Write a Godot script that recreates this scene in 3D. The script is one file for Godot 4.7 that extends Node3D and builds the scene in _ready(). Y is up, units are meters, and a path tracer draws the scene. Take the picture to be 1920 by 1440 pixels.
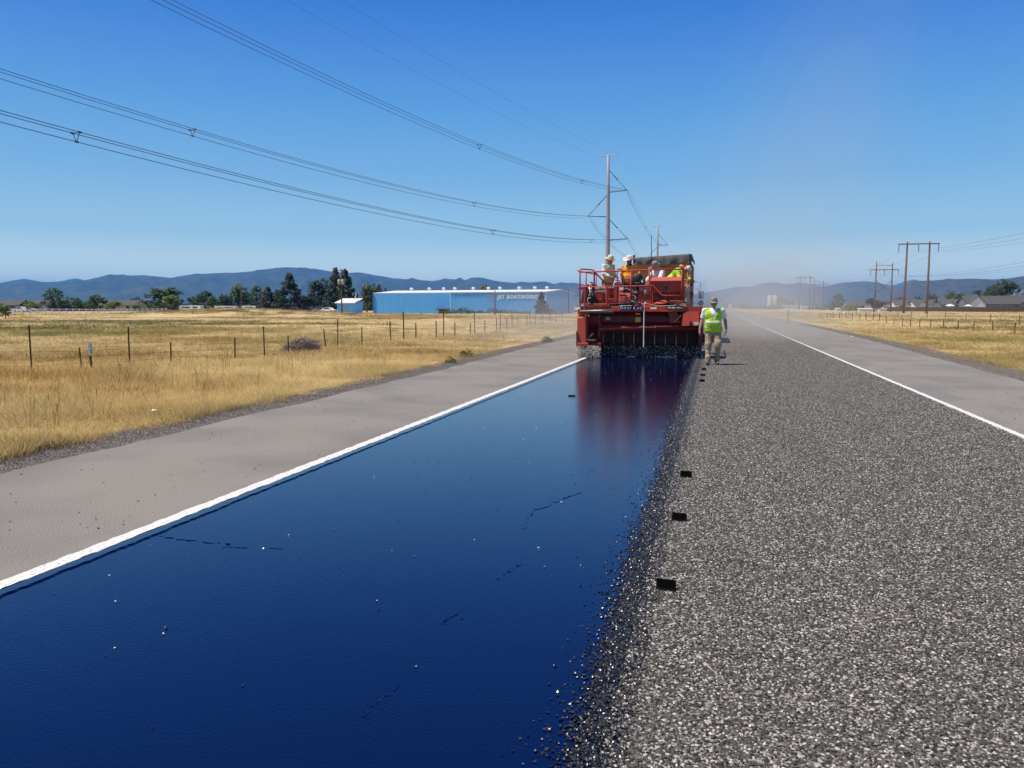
extends Node3D
# A fresh chip seal on a country highway: tar, chippings, the spreader and its crew. Road runs along -Z, metres, y up.

var rng := RandomNumberGenerator.new()
var used := {}
var M := {}
var bumps := FastNoiseLite.new()

# ------------------------------------------------------------------ helpers
func numbered(n: String) -> String:
	if not used.has(n):
		used[n] = 0
		return n
	used[n] += 1
	return "%s_%03d" % [n, used[n]]

func tag(o, label: String, category: String, group := "", kind := ""):
	if label != "": o.set_meta("label", label)
	if category != "": o.set_meta("category", category)
	if group != "": o.set_meta("group", group)
	if kind != "": o.set_meta("kind", kind)
	return o

func thing(called: String, label: String, category: String, at := Vector3.ZERO, turn := 0.0, group := ""):
	var o := Node3D.new()
	o.name = numbered(called)
	add_child(o)
	o.position = at
	o.rotation.y = turn
	return tag(o, label, category, group)

func st_new(smooth := false) -> SurfaceTool:
	var st := SurfaceTool.new()
	st.begin(Mesh.PRIMITIVE_TRIANGLES)
	st.set_smooth_group(0 if smooth else -1)
	return st

func place(mesh: Mesh, called: String, material, parent = null):
	var o := MeshInstance3D.new()
	o.mesh = mesh
	o.material_override = material
	if parent == null:
		o.name = numbered(called)
		add_child(o)
	else:
		o.name = called
		parent.add_child(o, true)
	return o

func obj(st: SurfaceTool, called: String, material, parent = null):
	st.generate_normals()
	return place(st.commit(), called, material, parent)

func setting(st: SurfaceTool, called: String, material):
	var o = obj(st, called, material)
	o.set_meta("kind", "structure")
	return o

func tri(st, a, b, c):
	st.add_vertex(a); st.add_vertex(b); st.add_vertex(c)

func quad(st, a, b, c, d):
	tri(st, a, b, c); tri(st, a, c, d)

# box between two corners
func bx(st, lo: Vector3, hi: Vector3):
	hexa(st, [Vector3(lo.x, lo.y, lo.z), Vector3(hi.x, lo.y, lo.z), Vector3(hi.x, lo.y, hi.z), Vector3(lo.x, lo.y, hi.z),
		Vector3(lo.x, hi.y, lo.z), Vector3(hi.x, hi.y, lo.z), Vector3(hi.x, hi.y, hi.z), Vector3(lo.x, hi.y, hi.z)])

# eight corners: four below, four above, same order
func hexa(st, p: Array):
	quad(st, p[4], p[5], p[6], p[7])
	quad(st, p[3], p[2], p[1], p[0])
	for k in 4:
		var n = (k + 1) % 4
		quad(st, p[k], p[n], p[n + 4], p[k + 4])

# box with chamfered edges round the vertical and horizontal rims
func cbx(st, lo: Vector3, hi: Vector3, c := 0.02):
	var a = [Vector2(lo.x + c, lo.z), Vector2(hi.x - c, lo.z), Vector2(hi.x, lo.z + c), Vector2(hi.x, hi.z - c), Vector2(hi.x - c, hi.z), Vector2(lo.x + c, hi.z), Vector2(lo.x, hi.z - c), Vector2(lo.x, lo.z + c)]
	var mid = Vector2((lo.x + hi.x) / 2, (lo.z + hi.z) / 2)
	var rings = []
	for lv in [[lo.y, 1.0], [lo.y + c, 0.0], [hi.y - c, 0.0], [hi.y, 1.0]]:
		var r = []
		for q in a:
			var s = Vector2(sign(mid.x - q.x), sign(mid.y - q.y)) * c * lv[1]
			r.append(Vector3(q.x + s.x, lv[0], q.y + s.y))
		rings.append(r)
	for k in 3:
		for i in 8:
			var n = (i + 1) % 8
			quad(st, rings[k][i], rings[k][n], rings[k + 1][n], rings[k + 1][i])
	for i in range(1, 7):
		tri(st, rings[3][0], rings[3][i], rings[3][i + 1])
		tri(st, rings[0][0], rings[0][i + 1], rings[0][i])

# tube along points; radius a number or an array
func tube(st, pts: Array, radius, sides := 6, caps := true):
	var rings = []
	var n = pts.size()
	var up = Vector3.UP
	for i in n:
		var d = (pts[min(i + 1, n - 1)] - pts[max(i - 1, 0)]).normalized()
		var s = d.cross(up)
		if s.length() < 0.05: s = d.cross(Vector3.RIGHT)
		s = s.normalized()
		var t = s.cross(d).normalized()
		var r = radius[i] if radius is Array else radius
		var ring = []
		for k in sides:
			var a = TAU * k / sides
			ring.append(pts[i] + (s * cos(a) + t * sin(a)) * r)
		rings.append(ring)
	for i in n - 1:
		for k in sides:
			var m = (k + 1) % sides
			quad(st, rings[i][k], rings[i + 1][k], rings[i + 1][m], rings[i][m])
	if caps:
		for k in range(1, sides - 1):
			tri(st, rings[0][0], rings[0][k], rings[0][k + 1])
			tri(st, rings[n - 1][0], rings[n - 1][k + 1], rings[n - 1][k])

# lathe: profile of Vector2(radius, height) round an axis
func lathe(st, prof: Array, sides := 12, xf := Transform3D(), squash := 1.0):
	for i in prof.size() - 1:
		for k in sides:
			var a = TAU * k / sides
			var b = TAU * (k + 1) / sides
			var p = [prof[i], prof[i + 1]]
			quad(st, xf * Vector3(cos(a) * p[0].x, p[0].y, sin(a) * p[0].x * squash), xf * Vector3(cos(b) * p[0].x, p[0].y, sin(b) * p[0].x * squash),
				xf * Vector3(cos(b) * p[1].x, p[1].y, sin(b) * p[1].x * squash), xf * Vector3(cos(a) * p[1].x, p[1].y, sin(a) * p[1].x * squash))

# polygon (x, y) pushed from z0 to z1 under a transform
func prism(st, poly: Array, z0: float, z1: float, xf := Transform3D()):
	var packed := PackedVector2Array(poly)
	var ix = Geometry2D.triangulate_polygon(packed)
	for k in range(0, ix.size(), 3):
		var a = packed[ix[k]]; var b = packed[ix[k + 1]]; var c = packed[ix[k + 2]]
		tri(st, xf * Vector3(a.x, a.y, z1), xf * Vector3(b.x, b.y, z1), xf * Vector3(c.x, c.y, z1))
		tri(st, xf * Vector3(a.x, a.y, z0), xf * Vector3(c.x, c.y, z0), xf * Vector3(b.x, b.y, z0))
	for k in packed.size():
		var a = packed[k]; var b = packed[(k + 1) % packed.size()]
		quad(st, xf * Vector3(a.x, a.y, z0), xf * Vector3(b.x, b.y, z0), xf * Vector3(b.x, b.y, z1), xf * Vector3(a.x, a.y, z1))

const ACROSS := Basis(Vector3(0, 0, 1), Vector3(0, 1, 0), Vector3(-1, 0, 0))   # turns a side profile (z, y) so that it is pushed along x

func lin(r: float, g: float, b: float) -> Color:
	return Color(r, g, b).linear_to_srgb()

func mat(c: Color, rough := 0.8, metal := 0.0) -> StandardMaterial3D:
	var m := StandardMaterial3D.new()
	m.albedo_color = c
	m.roughness = rough
	m.metallic = metal
	return m

func noise_tex(freq: float, ramp: Array, size := 512, type := FastNoiseLite.TYPE_SIMPLEX_SMOOTH, octaves := 4, seed_ := 1) -> NoiseTexture2D:
	var n := FastNoiseLite.new()
	n.noise_type = type
	n.frequency = freq
	n.seed = seed_
	n.fractal_octaves = octaves
	if octaves <= 1: n.fractal_type = FastNoiseLite.FRACTAL_NONE
	if type == FastNoiseLite.TYPE_CELLULAR:
		n.cellular_return_type = FastNoiseLite.RETURN_CELL_VALUE
		n.cellular_jitter = 0.9
	var t := NoiseTexture2D.new()
	t.width = size; t.height = size
	t.seamless = true
	t.generate_mipmaps = false
	t.noise = n
	if ramp.size() > 0:
		var g := Gradient.new()
		var offs := PackedFloat32Array(); var cols := PackedColorArray()
		for r in ramp:
			offs.append(r[0]); cols.append(r[1])
		g.offsets = offs; g.colors = cols
		t.color_ramp = g
	return t

# colour noise over a surface in world metres
func noisy(tex, metres: float, rough := 0.9, height = null, cm := 1.0) -> StandardMaterial3D:
	var m := StandardMaterial3D.new()
	m.albedo_texture = tex
	m.roughness = rough
	m.uv1_triplanar = true
	m.uv1_world_triplanar = true
	m.uv1_scale = Vector3.ONE / metres
	if height != null:
		m.heightmap_enabled = true
		m.heightmap_texture = height
		m.heightmap_scale = cm
	return m

# a grime texture laid over a paint, in world metres
func worn(c: Color, d: Color, metres := 1.6, rough := 0.5, seed_ := 3) -> StandardMaterial3D:
	return noisy(noise_tex(0.012, [[0.0, d], [0.38, c.lerp(d, 0.25)], [0.55, c], [1.0, c.lightened(0.05)]], 256, FastNoiseLite.TYPE_SIMPLEX_SMOOTH, 5, seed_), metres, rough)

func rnd(a: float, b: float) -> float:
	return rng.randf_range(a, b)

func edge_at(list: Array, z: float) -> float:      # piecewise linear x of a road edge at distance z ahead
	for k in list.size() - 1:
		if z <= list[k + 1][0]:
			return lerp(float(list[k][1]), float(list[k + 1][1]), clamp((z - list[k][0]) / (list[k + 1][0] - list[k][0]), 0.0, 1.0))
	return list[-1][1]

const PAVE_L := [[-20, -6.25], [6, -6.3], [18, -6.42], [27, -6.75], [60, -6.95], [400, -7.4]]
const PAVE_R := [[-20, 5.9], [18, 6.2], [37, 6.9], [75, 7.5], [400, 8.0]]
const GRASS_L := [[-20, -6.85], [6, -6.9], [16, -6.95], [27, -7.3], [60, -7.7], [400, -8.4]]
const GRASS_R := [[-20, 6.7], [20, 7.0], [34, 7.5], [75, 8.1], [400, 8.8]]

func gh(x: float, z: float) -> float:               # height of the open ground
	var out = max(GRASS_L[3][1] - 1.0 - x, x - 9.0)
	var h = -0.05
	if out > 0.0:
		h += bumps.get_noise_2d(x, z) * 0.22 * smoothstep(0.0, 8.0, out) * (1.0 - smoothstep(2500.0, 5000.0, abs(z) + abs(x)))
		for m in [[-83.0, -126.0, 11.0, 9.0, 1.2], [-98.0, -124.0, 12.0, 9.0, 0.75], [-68.0, -128.0, 12.0, 9.0, 0.45]]:
			var dx = (x - m[0]) / m[2]; var dz = (z - m[1]) / m[3]
			h += m[4] * exp(-dx * dx - dz * dz)
	return h

func on_ground(p: Vector3) -> Vector3:
	return Vector3(p.x, gh(p.x, p.z), p.z)

func _ready():
	rng.seed = 7
	bumps.seed = 5
	bumps.frequency = 0.035
	bumps.fractal_octaves = 3
	# camera
	var cam := Camera3D.new()
	cam.name = "camera"
	add_child(cam)
	cam.fov = 53.06
	cam.near = 0.05
	cam.far = 40000.0
	cam.position = Vector3(0, 1.52, 0)
	cam.rotation_degrees = Vector3(-5.703, 14.73, 0)
	cam.current = true
	# sky, air and exposure
	var env := Environment.new()
	var sky := Sky.new()
	var sm := PanoramaSkyMaterial.new()
	# clear summer air: pale at the horizon, deeper blue higher up, the same all round; [elevation in degrees, linear colour]
	var air = [[0.0, 0.86, 0.98, 0.87], [2.0, 0.78, 0.93, 0.85], [5.0, 0.34, 0.57, 0.71], [9.0, 0.185, 0.41, 0.66], [14.0, 0.095, 0.295, 0.63], [18.0, 0.058, 0.212, 0.585], [21.0, 0.034, 0.165, 0.535], [30.0, 0.017, 0.122, 0.46], [45.0, 0.016, 0.095, 0.37], [90.0, 0.022, 0.085, 0.29]]
	var pic := Image.create_empty(64, 1024, false, Image.FORMAT_RGBF)
	for row in 1024:
		var el = max(0.0, 90.0 - 180.0 * (row + 0.5) / 1024.0)
		var k = 0
		while k < air.size() - 2 and el > air[k + 1][0]: k += 1
		var t = clamp((el - air[k][0]) / (air[k + 1][0] - air[k][0]), 0.0, 1.0)
		var col = Color(lerp(air[k][1], air[k + 1][1], t), lerp(air[k][2], air[k + 1][2], t), lerp(air[k][3], air[k + 1][3], t))
		for x in 64: pic.set_pixel(x, row, col)
	sm.panorama = ImageTexture.create_from_image(pic)
	sky.sky_material = sm
	env.background_mode = Environment.BG_SKY
	env.sky = sky
	env.tonemap_mode = Environment.TONE_MAPPER_LINEAR
	env.tonemap_exposure = 1.22
	env.sdfgi_enabled = true
	env.ssao_enabled = true
	env.ssil_enabled = true
	env.fog_enabled = true
	env.fog_density = 0.000082
	env.fog_light_color = lin(0.12, 0.43, 1.0)
	env.volumetric_fog_enabled = true
	env.volumetric_fog_density = 0.0
	var we := WorldEnvironment.new()
	we.environment = env
	add_child(we)
	# sun: high, from the left and a little behind
	var sun := DirectionalLight3D.new()
	sun.name = "sun"
	add_child(sun)
	var c = cos(deg_to_rad(64.0))
	sun.basis = Basis.looking_at(Vector3(0.93 * c, -sin(deg_to_rad(64.0)), -0.365 * c), Vector3.UP)
	sun.light_energy = 1.6
	sun.light_color = Color(1.0, 0.95, 0.87)
	sun.light_angular_distance = 0.53
	sun.shadow_enabled = true
	materials()
	terrain()
	road()
	hills()
	grass()
	power_lines()
	far_left()
	far_right()
	fences()
	spreader()
	truck()
	crew()
	small_things()
	dust()

# ------------------------------------------------------------------ materials
func materials():
	# old shoulder asphalt, grey tan with fine aggregate
	var fine = noise_tex(0.11, [[0.0, lin(0.08, 0.074, 0.065)], [0.42, lin(0.207, 0.193, 0.17)], [0.6, lin(0.23, 0.215, 0.19)], [1.0, lin(0.39, 0.368, 0.33)]], 1024, FastNoiseLite.TYPE_SIMPLEX_SMOOTH, 5, 11)
	M.shoulder = noisy(fine, 1.6, 0.9, noise_tex(0.2, [], 512, FastNoiseLite.TYPE_SIMPLEX_SMOOTH, 2, 12), 0.3)
	var patches = noise_tex(0.006, [[0.0, Color(0.84, 0.84, 0.845)], [0.4, Color(0.93, 0.93, 0.93)], [0.55, Color(0.97, 0.965, 0.955)], [1.0, Color(1.0, 0.99, 0.97)]], 512, FastNoiseLite.TYPE_SIMPLEX_SMOOTH, 4, 13)
	detail(M.shoulder, patches, 0.13)
	# chippings seen from afar
	var stones = noise_tex(0.16, [[0.0, lin(0.03, 0.027, 0.024)], [0.35, lin(0.065, 0.06, 0.053)], [0.55, lin(0.105, 0.097, 0.086)], [0.75, lin(0.15, 0.138, 0.122)], [0.85, lin(0.33, 0.31, 0.275)], [1.0, lin(0.48, 0.455, 0.405)]], 2048, FastNoiseLite.TYPE_CELLULAR, 1, 14)
	var relief = noise_tex(0.16, [], 1024, FastNoiseLite.TYPE_CELLULAR, 1, 15)
	M.chipseal = noisy(stones, 3.1, 0.85, relief, 0.6)
	M.stone = mat(Color(1, 1, 1), 0.75)
	M.stone.vertex_color_use_as_albedo = true
	M.tarred_stone = mat(Color(1, 1, 1), 0.3)
	M.tarred_stone.vertex_color_use_as_albedo = true
	# wet tar; the blue of the reflected sky is put into its base colour
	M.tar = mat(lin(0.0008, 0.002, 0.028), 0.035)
	M.tar.metallic_specular = 0.6
	M.tar.uv1_triplanar = true
	M.tar.uv1_world_triplanar = true
	M.tar.uv1_scale = Vector3.ONE / 1.3
	M.tar.heightmap_enabled = true
	M.tar.heightmap_texture = noise_tex(0.055, [], 1024, FastNoiseLite.TYPE_SIMPLEX_SMOOTH, 4, 16)
	M.tar.heightmap_scale = 0.07
	M.tar_bead = mat(lin(0.003, 0.004, 0.009), 0.2)
	M.paint_line = noisy(noise_tex(0.05, [[0.0, lin(0.28, 0.265, 0.24)], [0.3, lin(0.5, 0.48, 0.45)], [0.42, lin(0.62, 0.61, 0.58)], [1.0, lin(0.7, 0.69, 0.67)]], 512, FastNoiseLite.TYPE_SIMPLEX_SMOOTH, 5, 17), 0.9, 0.75)
	M.gravel = noisy(noise_tex(0.1, [[0.0, lin(0.07, 0.06, 0.05)], [0.4, lin(0.15, 0.132, 0.113)], [0.7, lin(0.22, 0.197, 0.172)], [1.0, lin(0.34, 0.315, 0.28)]], 1024, FastNoiseLite.TYPE_CELLULAR, 1, 18), 2.0, 0.95, noise_tex(0.1, [], 512, FastNoiseLite.TYPE_CELLULAR, 1, 19), 1.5)
	# straw coloured field
	var straw = noise_tex(0.03, [[0.0, lin(0.33, 0.24, 0.11)], [0.4, lin(0.48, 0.365, 0.175)], [0.6, lin(0.55, 0.43, 0.215)], [1.0, lin(0.64, 0.51, 0.28)]], 1024, FastNoiseLite.TYPE_SIMPLEX_SMOOTH, 6, 20)
	M.field = noisy(straw, 9.0, 1.0)
	detail(M.field, noise_tex(0.008, [[0.0, Color(0.74, 0.78, 0.68)], [0.33, Color(0.88, 0.88, 0.84)], [0.48, Color(0.97, 0.96, 0.95)], [0.7, Color(1.0, 0.99, 0.98)], [0.82, Color(0.98, 0.93, 0.87)], [1.0, Color(0.9, 0.82, 0.72)]], 512, FastNoiseLite.TYPE_SIMPLEX_SMOOTH, 4, 21), 0.012)
	M.grass = mat(Color(1, 1, 1), 0.85)
	M.grass.vertex_color_use_as_albedo = true
	M.grass.backlight_enabled = true
	M.grass.backlight = Color(0.95, 0.92, 0.8)
	# machine
	M.red = worn(lin(0.43, 0.030, 0.012), lin(0.2, 0.06, 0.035), 1.3, 0.6, 31)
	M.red_dusty = worn(lin(0.50, 0.07, 0.03), lin(0.36, 0.13, 0.08), 1.1, 0.6, 32)
	M.dark_red = worn(lin(0.15, 0.010, 0.008), lin(0.05, 0.012, 0.009), 1.3, 0.6, 33)  # darker copy of the red, with the shade on the hopper put into it
	M.rail = worn(lin(0.44, 0.035, 0.018), lin(0.3, 0.055, 0.03), 0.9, 0.5, 34)
	M.black = mat(lin(0.008, 0.008, 0.0085), 0.6)
	M.soot_and_shade = worn(lin(0.02, 0.006, 0.005), lin(0.008, 0.006, 0.006), 0.7, 0.75, 61)
	M.tab_black = mat(lin(0.003, 0.003, 0.003), 0.95)
	M.tab_black.metallic_specular = 0.2
	M.rubber = mat(lin(0.018, 0.018, 0.019), 0.8)
	M.steel = worn(lin(0.4, 0.39, 0.37), lin(0.18, 0.14, 0.11), 0.6, 0.4, 35)
	M.steel.metallic = 0.6
	M.rust = worn(lin(0.11, 0.07, 0.05), lin(0.06, 0.03, 0.02), 0.5, 0.8, 36)
	M.hose = mat(lin(0.02, 0.02, 0.02), 0.55)
	M.brass_hose = mat(lin(0.28, 0.22, 0.16), 0.6)
	M.white = mat(lin(0.78, 0.77, 0.74), 0.55)
	M.navy = mat(lin(0.004, 0.007, 0.022), 0.85)
	M.navy.metallic_specular = 0.2
	M.yellow = mat(lin(0.62, 0.40, 0.03), 0.6)
	M.pale_blue = mat(lin(0.35, 0.45, 0.58), 0.5)
	M.tan_pipe = worn(lin(0.42, 0.33, 0.25), lin(0.22, 0.14, 0.1), 0.5, 0.6, 37)
	M.truck_tan = worn(lin(0.36, 0.2, 0.06), lin(0.2, 0.12, 0.05), 1.4, 0.6, 38)
	M.tarp = worn(lin(0.05, 0.052, 0.055), lin(0.13, 0.125, 0.115), 0.8, 0.75, 39)
	M.glass = mat(lin(0.02, 0.025, 0.03), 0.08)
	# people
	M.skin = mat(lin(0.36, 0.19, 0.12), 0.6)
	M.skin_dark = mat(lin(0.2, 0.1, 0.065), 0.6)
	M.hivis = worn(lin(0.42, 0.66, 0.03), lin(0.34, 0.5, 0.06), 0.25, 0.8, 40)
	M.hivis_pale = worn(lin(0.55, 0.6, 0.2), lin(0.5, 0.5, 0.3), 0.3, 0.85, 41)
	M.orange = worn(lin(0.85, 0.3, 0.02), lin(0.75, 0.4, 0.03), 0.3, 0.8, 42)
	M.silver_tape = mat(lin(0.5, 0.52, 0.54), 0.35)
	M.shirt_white = worn(lin(0.72, 0.72, 0.74), lin(0.6, 0.59, 0.57), 0.3, 0.85, 43)
	M.khaki = worn(lin(0.36, 0.28, 0.18), lin(0.22, 0.165, 0.1), 0.22, 0.9, 44)
	M.cap_grey = worn(lin(0.23, 0.22, 0.2), lin(0.15, 0.14, 0.125), 0.1, 0.9, 45)
	M.straw_hat = worn(lin(0.62, 0.53, 0.36), lin(0.5, 0.42, 0.28), 0.1, 0.85, 46)
	M.white_hat = mat(lin(0.6, 0.58, 0.54), 0.8)
	M.boot = worn(lin(0.13, 0.1, 0.075), lin(0.26, 0.22, 0.18), 0.1, 0.85, 47)
	M.denim = worn(lin(0.06, 0.075, 0.13), lin(0.15, 0.15, 0.17), 0.25, 0.9, 48)
	# creases in cloth
	var crease = noise_tex(0.012, [], 256, FastNoiseLite.TYPE_SIMPLEX_SMOOTH, 3, 62)
	for k in ["hivis", "hivis_pale", "orange", "shirt_white", "khaki", "denim"]:
		M[k].heightmap_enabled = true
		M[k].heightmap_texture = crease
		M[k].heightmap_scale = 2.2
	# background
	M.bark = noisy(noise_tex(0.06, [[0.0, lin(0.05, 0.035, 0.025)], [1.0, lin(0.16, 0.12, 0.09)]], 256, FastNoiseLite.TYPE_SIMPLEX_SMOOTH, 4, 50), 1.0, 0.95)
	for k in [["leaf_mid", 0.045, 0.095, 0.02], ["leaf_dark", 0.024, 0.055, 0.018], ["leaf_light", 0.12, 0.19, 0.035], ["leaf_conifer", 0.016, 0.036, 0.016], ["leaf_purple", 0.04, 0.014, 0.02], ["leaf_olive", 0.075, 0.1, 0.035]]:
		var m = mat(lin(k[1], k[2], k[3]), 0.75)
		m.vertex_color_use_as_albedo = true
		m.backlight_enabled = true
		m.backlight = Color(0.25, 0.32, 0.12)
		M[k[0]] = m
	M.pole_wood = worn(lin(0.15, 0.075, 0.05), lin(0.07, 0.04, 0.03), 1.4, 0.9, 51)
	M.pole_steel = worn(lin(0.3, 0.3, 0.34), lin(0.23, 0.23, 0.26), 5.0, 0.55, 52)
	M.wire = mat(lin(0.03, 0.032, 0.045), 0.5)
	M.insulator = mat(lin(0.07, 0.07, 0.08), 0.5)
	M.post_rust = worn(lin(0.08, 0.045, 0.03), lin(0.04, 0.025, 0.02), 0.3, 0.9, 53)
	M.twig = worn(lin(0.27, 0.215, 0.18), lin(0.12, 0.09, 0.075), 0.4, 0.95, 54)
	M.blue_wall = worn(lin(0.125, 0.46, 0.84), lin(0.16, 0.5, 0.84), 14.0, 0.5, 55)
	M.blue_end = M.blue_wall
	M.white_roof = worn(lin(0.7, 0.7, 0.68), lin(0.55, 0.55, 0.53), 6.0, 0.6, 56)
	M.shingle = worn(lin(0.075, 0.072, 0.07), lin(0.05, 0.05, 0.05), 3.0, 0.9, 57)
	M.siding_white = mat(lin(0.62, 0.62, 0.62), 0.7)
	M.siding_grey = mat(lin(0.14, 0.15, 0.18), 0.8)
	M.siding_tan = mat(lin(0.4, 0.34, 0.27), 0.8)
	M.board_fence = worn(lin(0.085, 0.045, 0.03), lin(0.05, 0.03, 0.022), 4.0, 0.9, 58)
	M.rail_white = mat(lin(0.55, 0.54, 0.52), 0.8)
	M.concrete = mat(lin(0.55, 0.53, 0.5), 0.85)
	M.car_white = mat(lin(0.72, 0.72, 0.72), 0.3)
	M.car_red = mat(lin(0.16, 0.012, 0.018), 0.3)
	M.car_dark = mat(lin(0.03, 0.032, 0.036), 0.3)
	M.car_silver = mat(lin(0.36, 0.37, 0.38), 0.3)

func detail(m: StandardMaterial3D, tex, scale: float):
	m.detail_enabled = true
	m.detail_albedo = tex
	m.detail_blend_mode = BaseMaterial3D.BLEND_MODE_MUL
	m.detail_uv_layer = BaseMaterial3D.DETAIL_UV_2
	m.uv2_triplanar = true
	m.uv2_world_triplanar = true
	m.uv2_scale = Vector3.ONE * scale

# ------------------------------------------------------------------ ground, road, hills
func terrain():
	var xs = []; var zs = []
	var n = 150
	for i in n + 1:
		var u = lerp(-9.7, 9.7, i / float(n))
		xs.append(1.9 * sinh(u))
	for i in 170:
		var u = lerp(-7.4, 9.75, i / 169.0)
		zs.append(-1.9 * sinh(u))
	var st := st_new(true)
	var verts = []
	for z in zs:
		for x in xs:
			st.add_vertex(Vector3(x, gh(x, z), z))
	var w = xs.size()
	for j in zs.size() - 1:
		for i in w - 1:
			var a = j * w + i
			for k in [a, a + w + 1, a + 1, a, a + w, a + w + 1]:
				st.add_index(k)
	setting(st, "ground", M.field)

# a strip along the road between two edges; edges are callables of the distance ahead
func strip(st, z0: float, z1: float, step: float, left: Callable, right: Callable, y: float, yr = null):
	var n = int(ceil((z1 - z0) / step))
	var prev = []
	for i in n + 1:
		var z = lerp(z0, z1, i / float(n))
		var cur = [Vector3(left.call(z), y, -z), Vector3(right.call(z), y if yr == null else yr, -z)]
		if i > 0: quad(st, prev[0], cur[0], cur[1], prev[1])
		prev = cur

func wob(amp: float, freq: float, seed_: int) -> Callable:
	var f := FastNoiseLite.new()
	f.seed = seed_
	f.frequency = freq
	f.fractal_octaves = 4
	return func(z): return f.get_noise_1d(z) * amp

func stone_patch(w: float, d: float, count: int, size: Array, tones: Array, keep: Callable, sink := 0.3, shade := 1.0) -> ArrayMesh:
	# many small faceted stones scattered over w by d metres, each with its own tone
	var v := PackedVector3Array(); var nn := PackedVector3Array(); var cc := PackedColorArray()
	for i in count:
		var p = Vector3(rnd(-w / 2, w / 2), 0, rnd(-d / 2, d / 2))
		if not keep.call(p): continue
		var r = rnd(size[0], size[1])
		var t = tones[rng.randi() % tones.size()]
		var col = Color(t[0], t[1], t[2]) * rnd(0.68, 1.32) * shade
		var b = Basis(Vector3.UP, rnd(0, TAU)) * Basis(Vector3.RIGHT, rnd(-0.5, 0.5)) * Basis.from_scale(Vector3(r * rnd(0.8, 1.35), r * rnd(0.5, 0.8), r * rnd(0.65, 1.0)))
		var c = p + Vector3(0, r * 0.55 * (1.0 - sink), 0)
		var ring = []
		var off = rnd(0, 1)
		for k in 5:
			var a = TAU * (k + off) / 5
			ring.append(c + b * Vector3(cos(a) * rnd(0.8, 1.1), rnd(-0.25, 0.25), sin(a) * rnd(0.8, 1.1)))
		var top = [c + b * Vector3(rnd(-0.4, 0.0), 0.95, rnd(-0.3, 0.3)), c + b * Vector3(rnd(0.1, 0.5), 0.8, rnd(-0.3, 0.3))]
		var fs = [[ring[0], ring[1], top[1]], [ring[1], ring[2], top[0]], [ring[1], top[0], top[1]], [ring[2], ring[3], top[0]], [ring[3], ring[4], top[0]], [ring[4], top[1], top[0]], [ring[4], ring[0], top[1]]]
		for f in fs:
			var nrm = (f[1] - f[0]).cross(f[2] - f[0]).normalized()
			if nrm.dot((f[0] + f[1] + f[2]) / 3.0 - c) < 0:
				f = [f[0], f[2], f[1]]
				nrm = -nrm
			# clockwise front faces
			v.append(f[0]); v.append(f[2]); v.append(f[1])
			for q in 3:
				nn.append(nrm); cc.append(col)
	var arr = []
	arr.resize(Mesh.ARRAY_MAX)
	arr[Mesh.ARRAY_VERTEX] = v; arr[Mesh.ARRAY_NORMAL] = nn; arr[Mesh.ARRAY_COLOR] = cc
	var am := ArrayMesh.new()
	am.add_surface_from_arrays(Mesh.PRIMITIVE_TRIANGLES, arr)
	return am

func many(mesh: Mesh, spots: Array, called: String, material, label: String, category: String, colors = null):
	var mm := MultiMesh.new()
	mm.transform_format = MultiMesh.TRANSFORM_3D
	mm.use_colors = colors != null
	mm.mesh = mesh
	mm.instance_count = spots.size()
	for i in spots.size():
		mm.set_instance_transform(i, spots[i])
		if colors != null: mm.set_instance_color(i, colors[i])
	var o := MultiMeshInstance3D.new()
	o.multimesh = mm
	o.material_override = material
	o.name = numbered(called)
	add_child(o)
	return tag(o, label, category, called.replace("_", " "), "stuff")

const CHIP := [[0.035, 0.033, 0.031], [0.05, 0.047, 0.043], [0.07, 0.066, 0.06], [0.1, 0.094, 0.086], [0.13, 0.122, 0.112], [0.17, 0.16, 0.145], [0.085, 0.076, 0.065], [0.08, 0.072, 0.064], [0.2, 0.186, 0.166], [0.17, 0.14, 0.12], [0.27, 0.25, 0.22], [0.5, 0.47, 0.42], [0.85, 0.81, 0.74], [0.66, 0.62, 0.56]]

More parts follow.
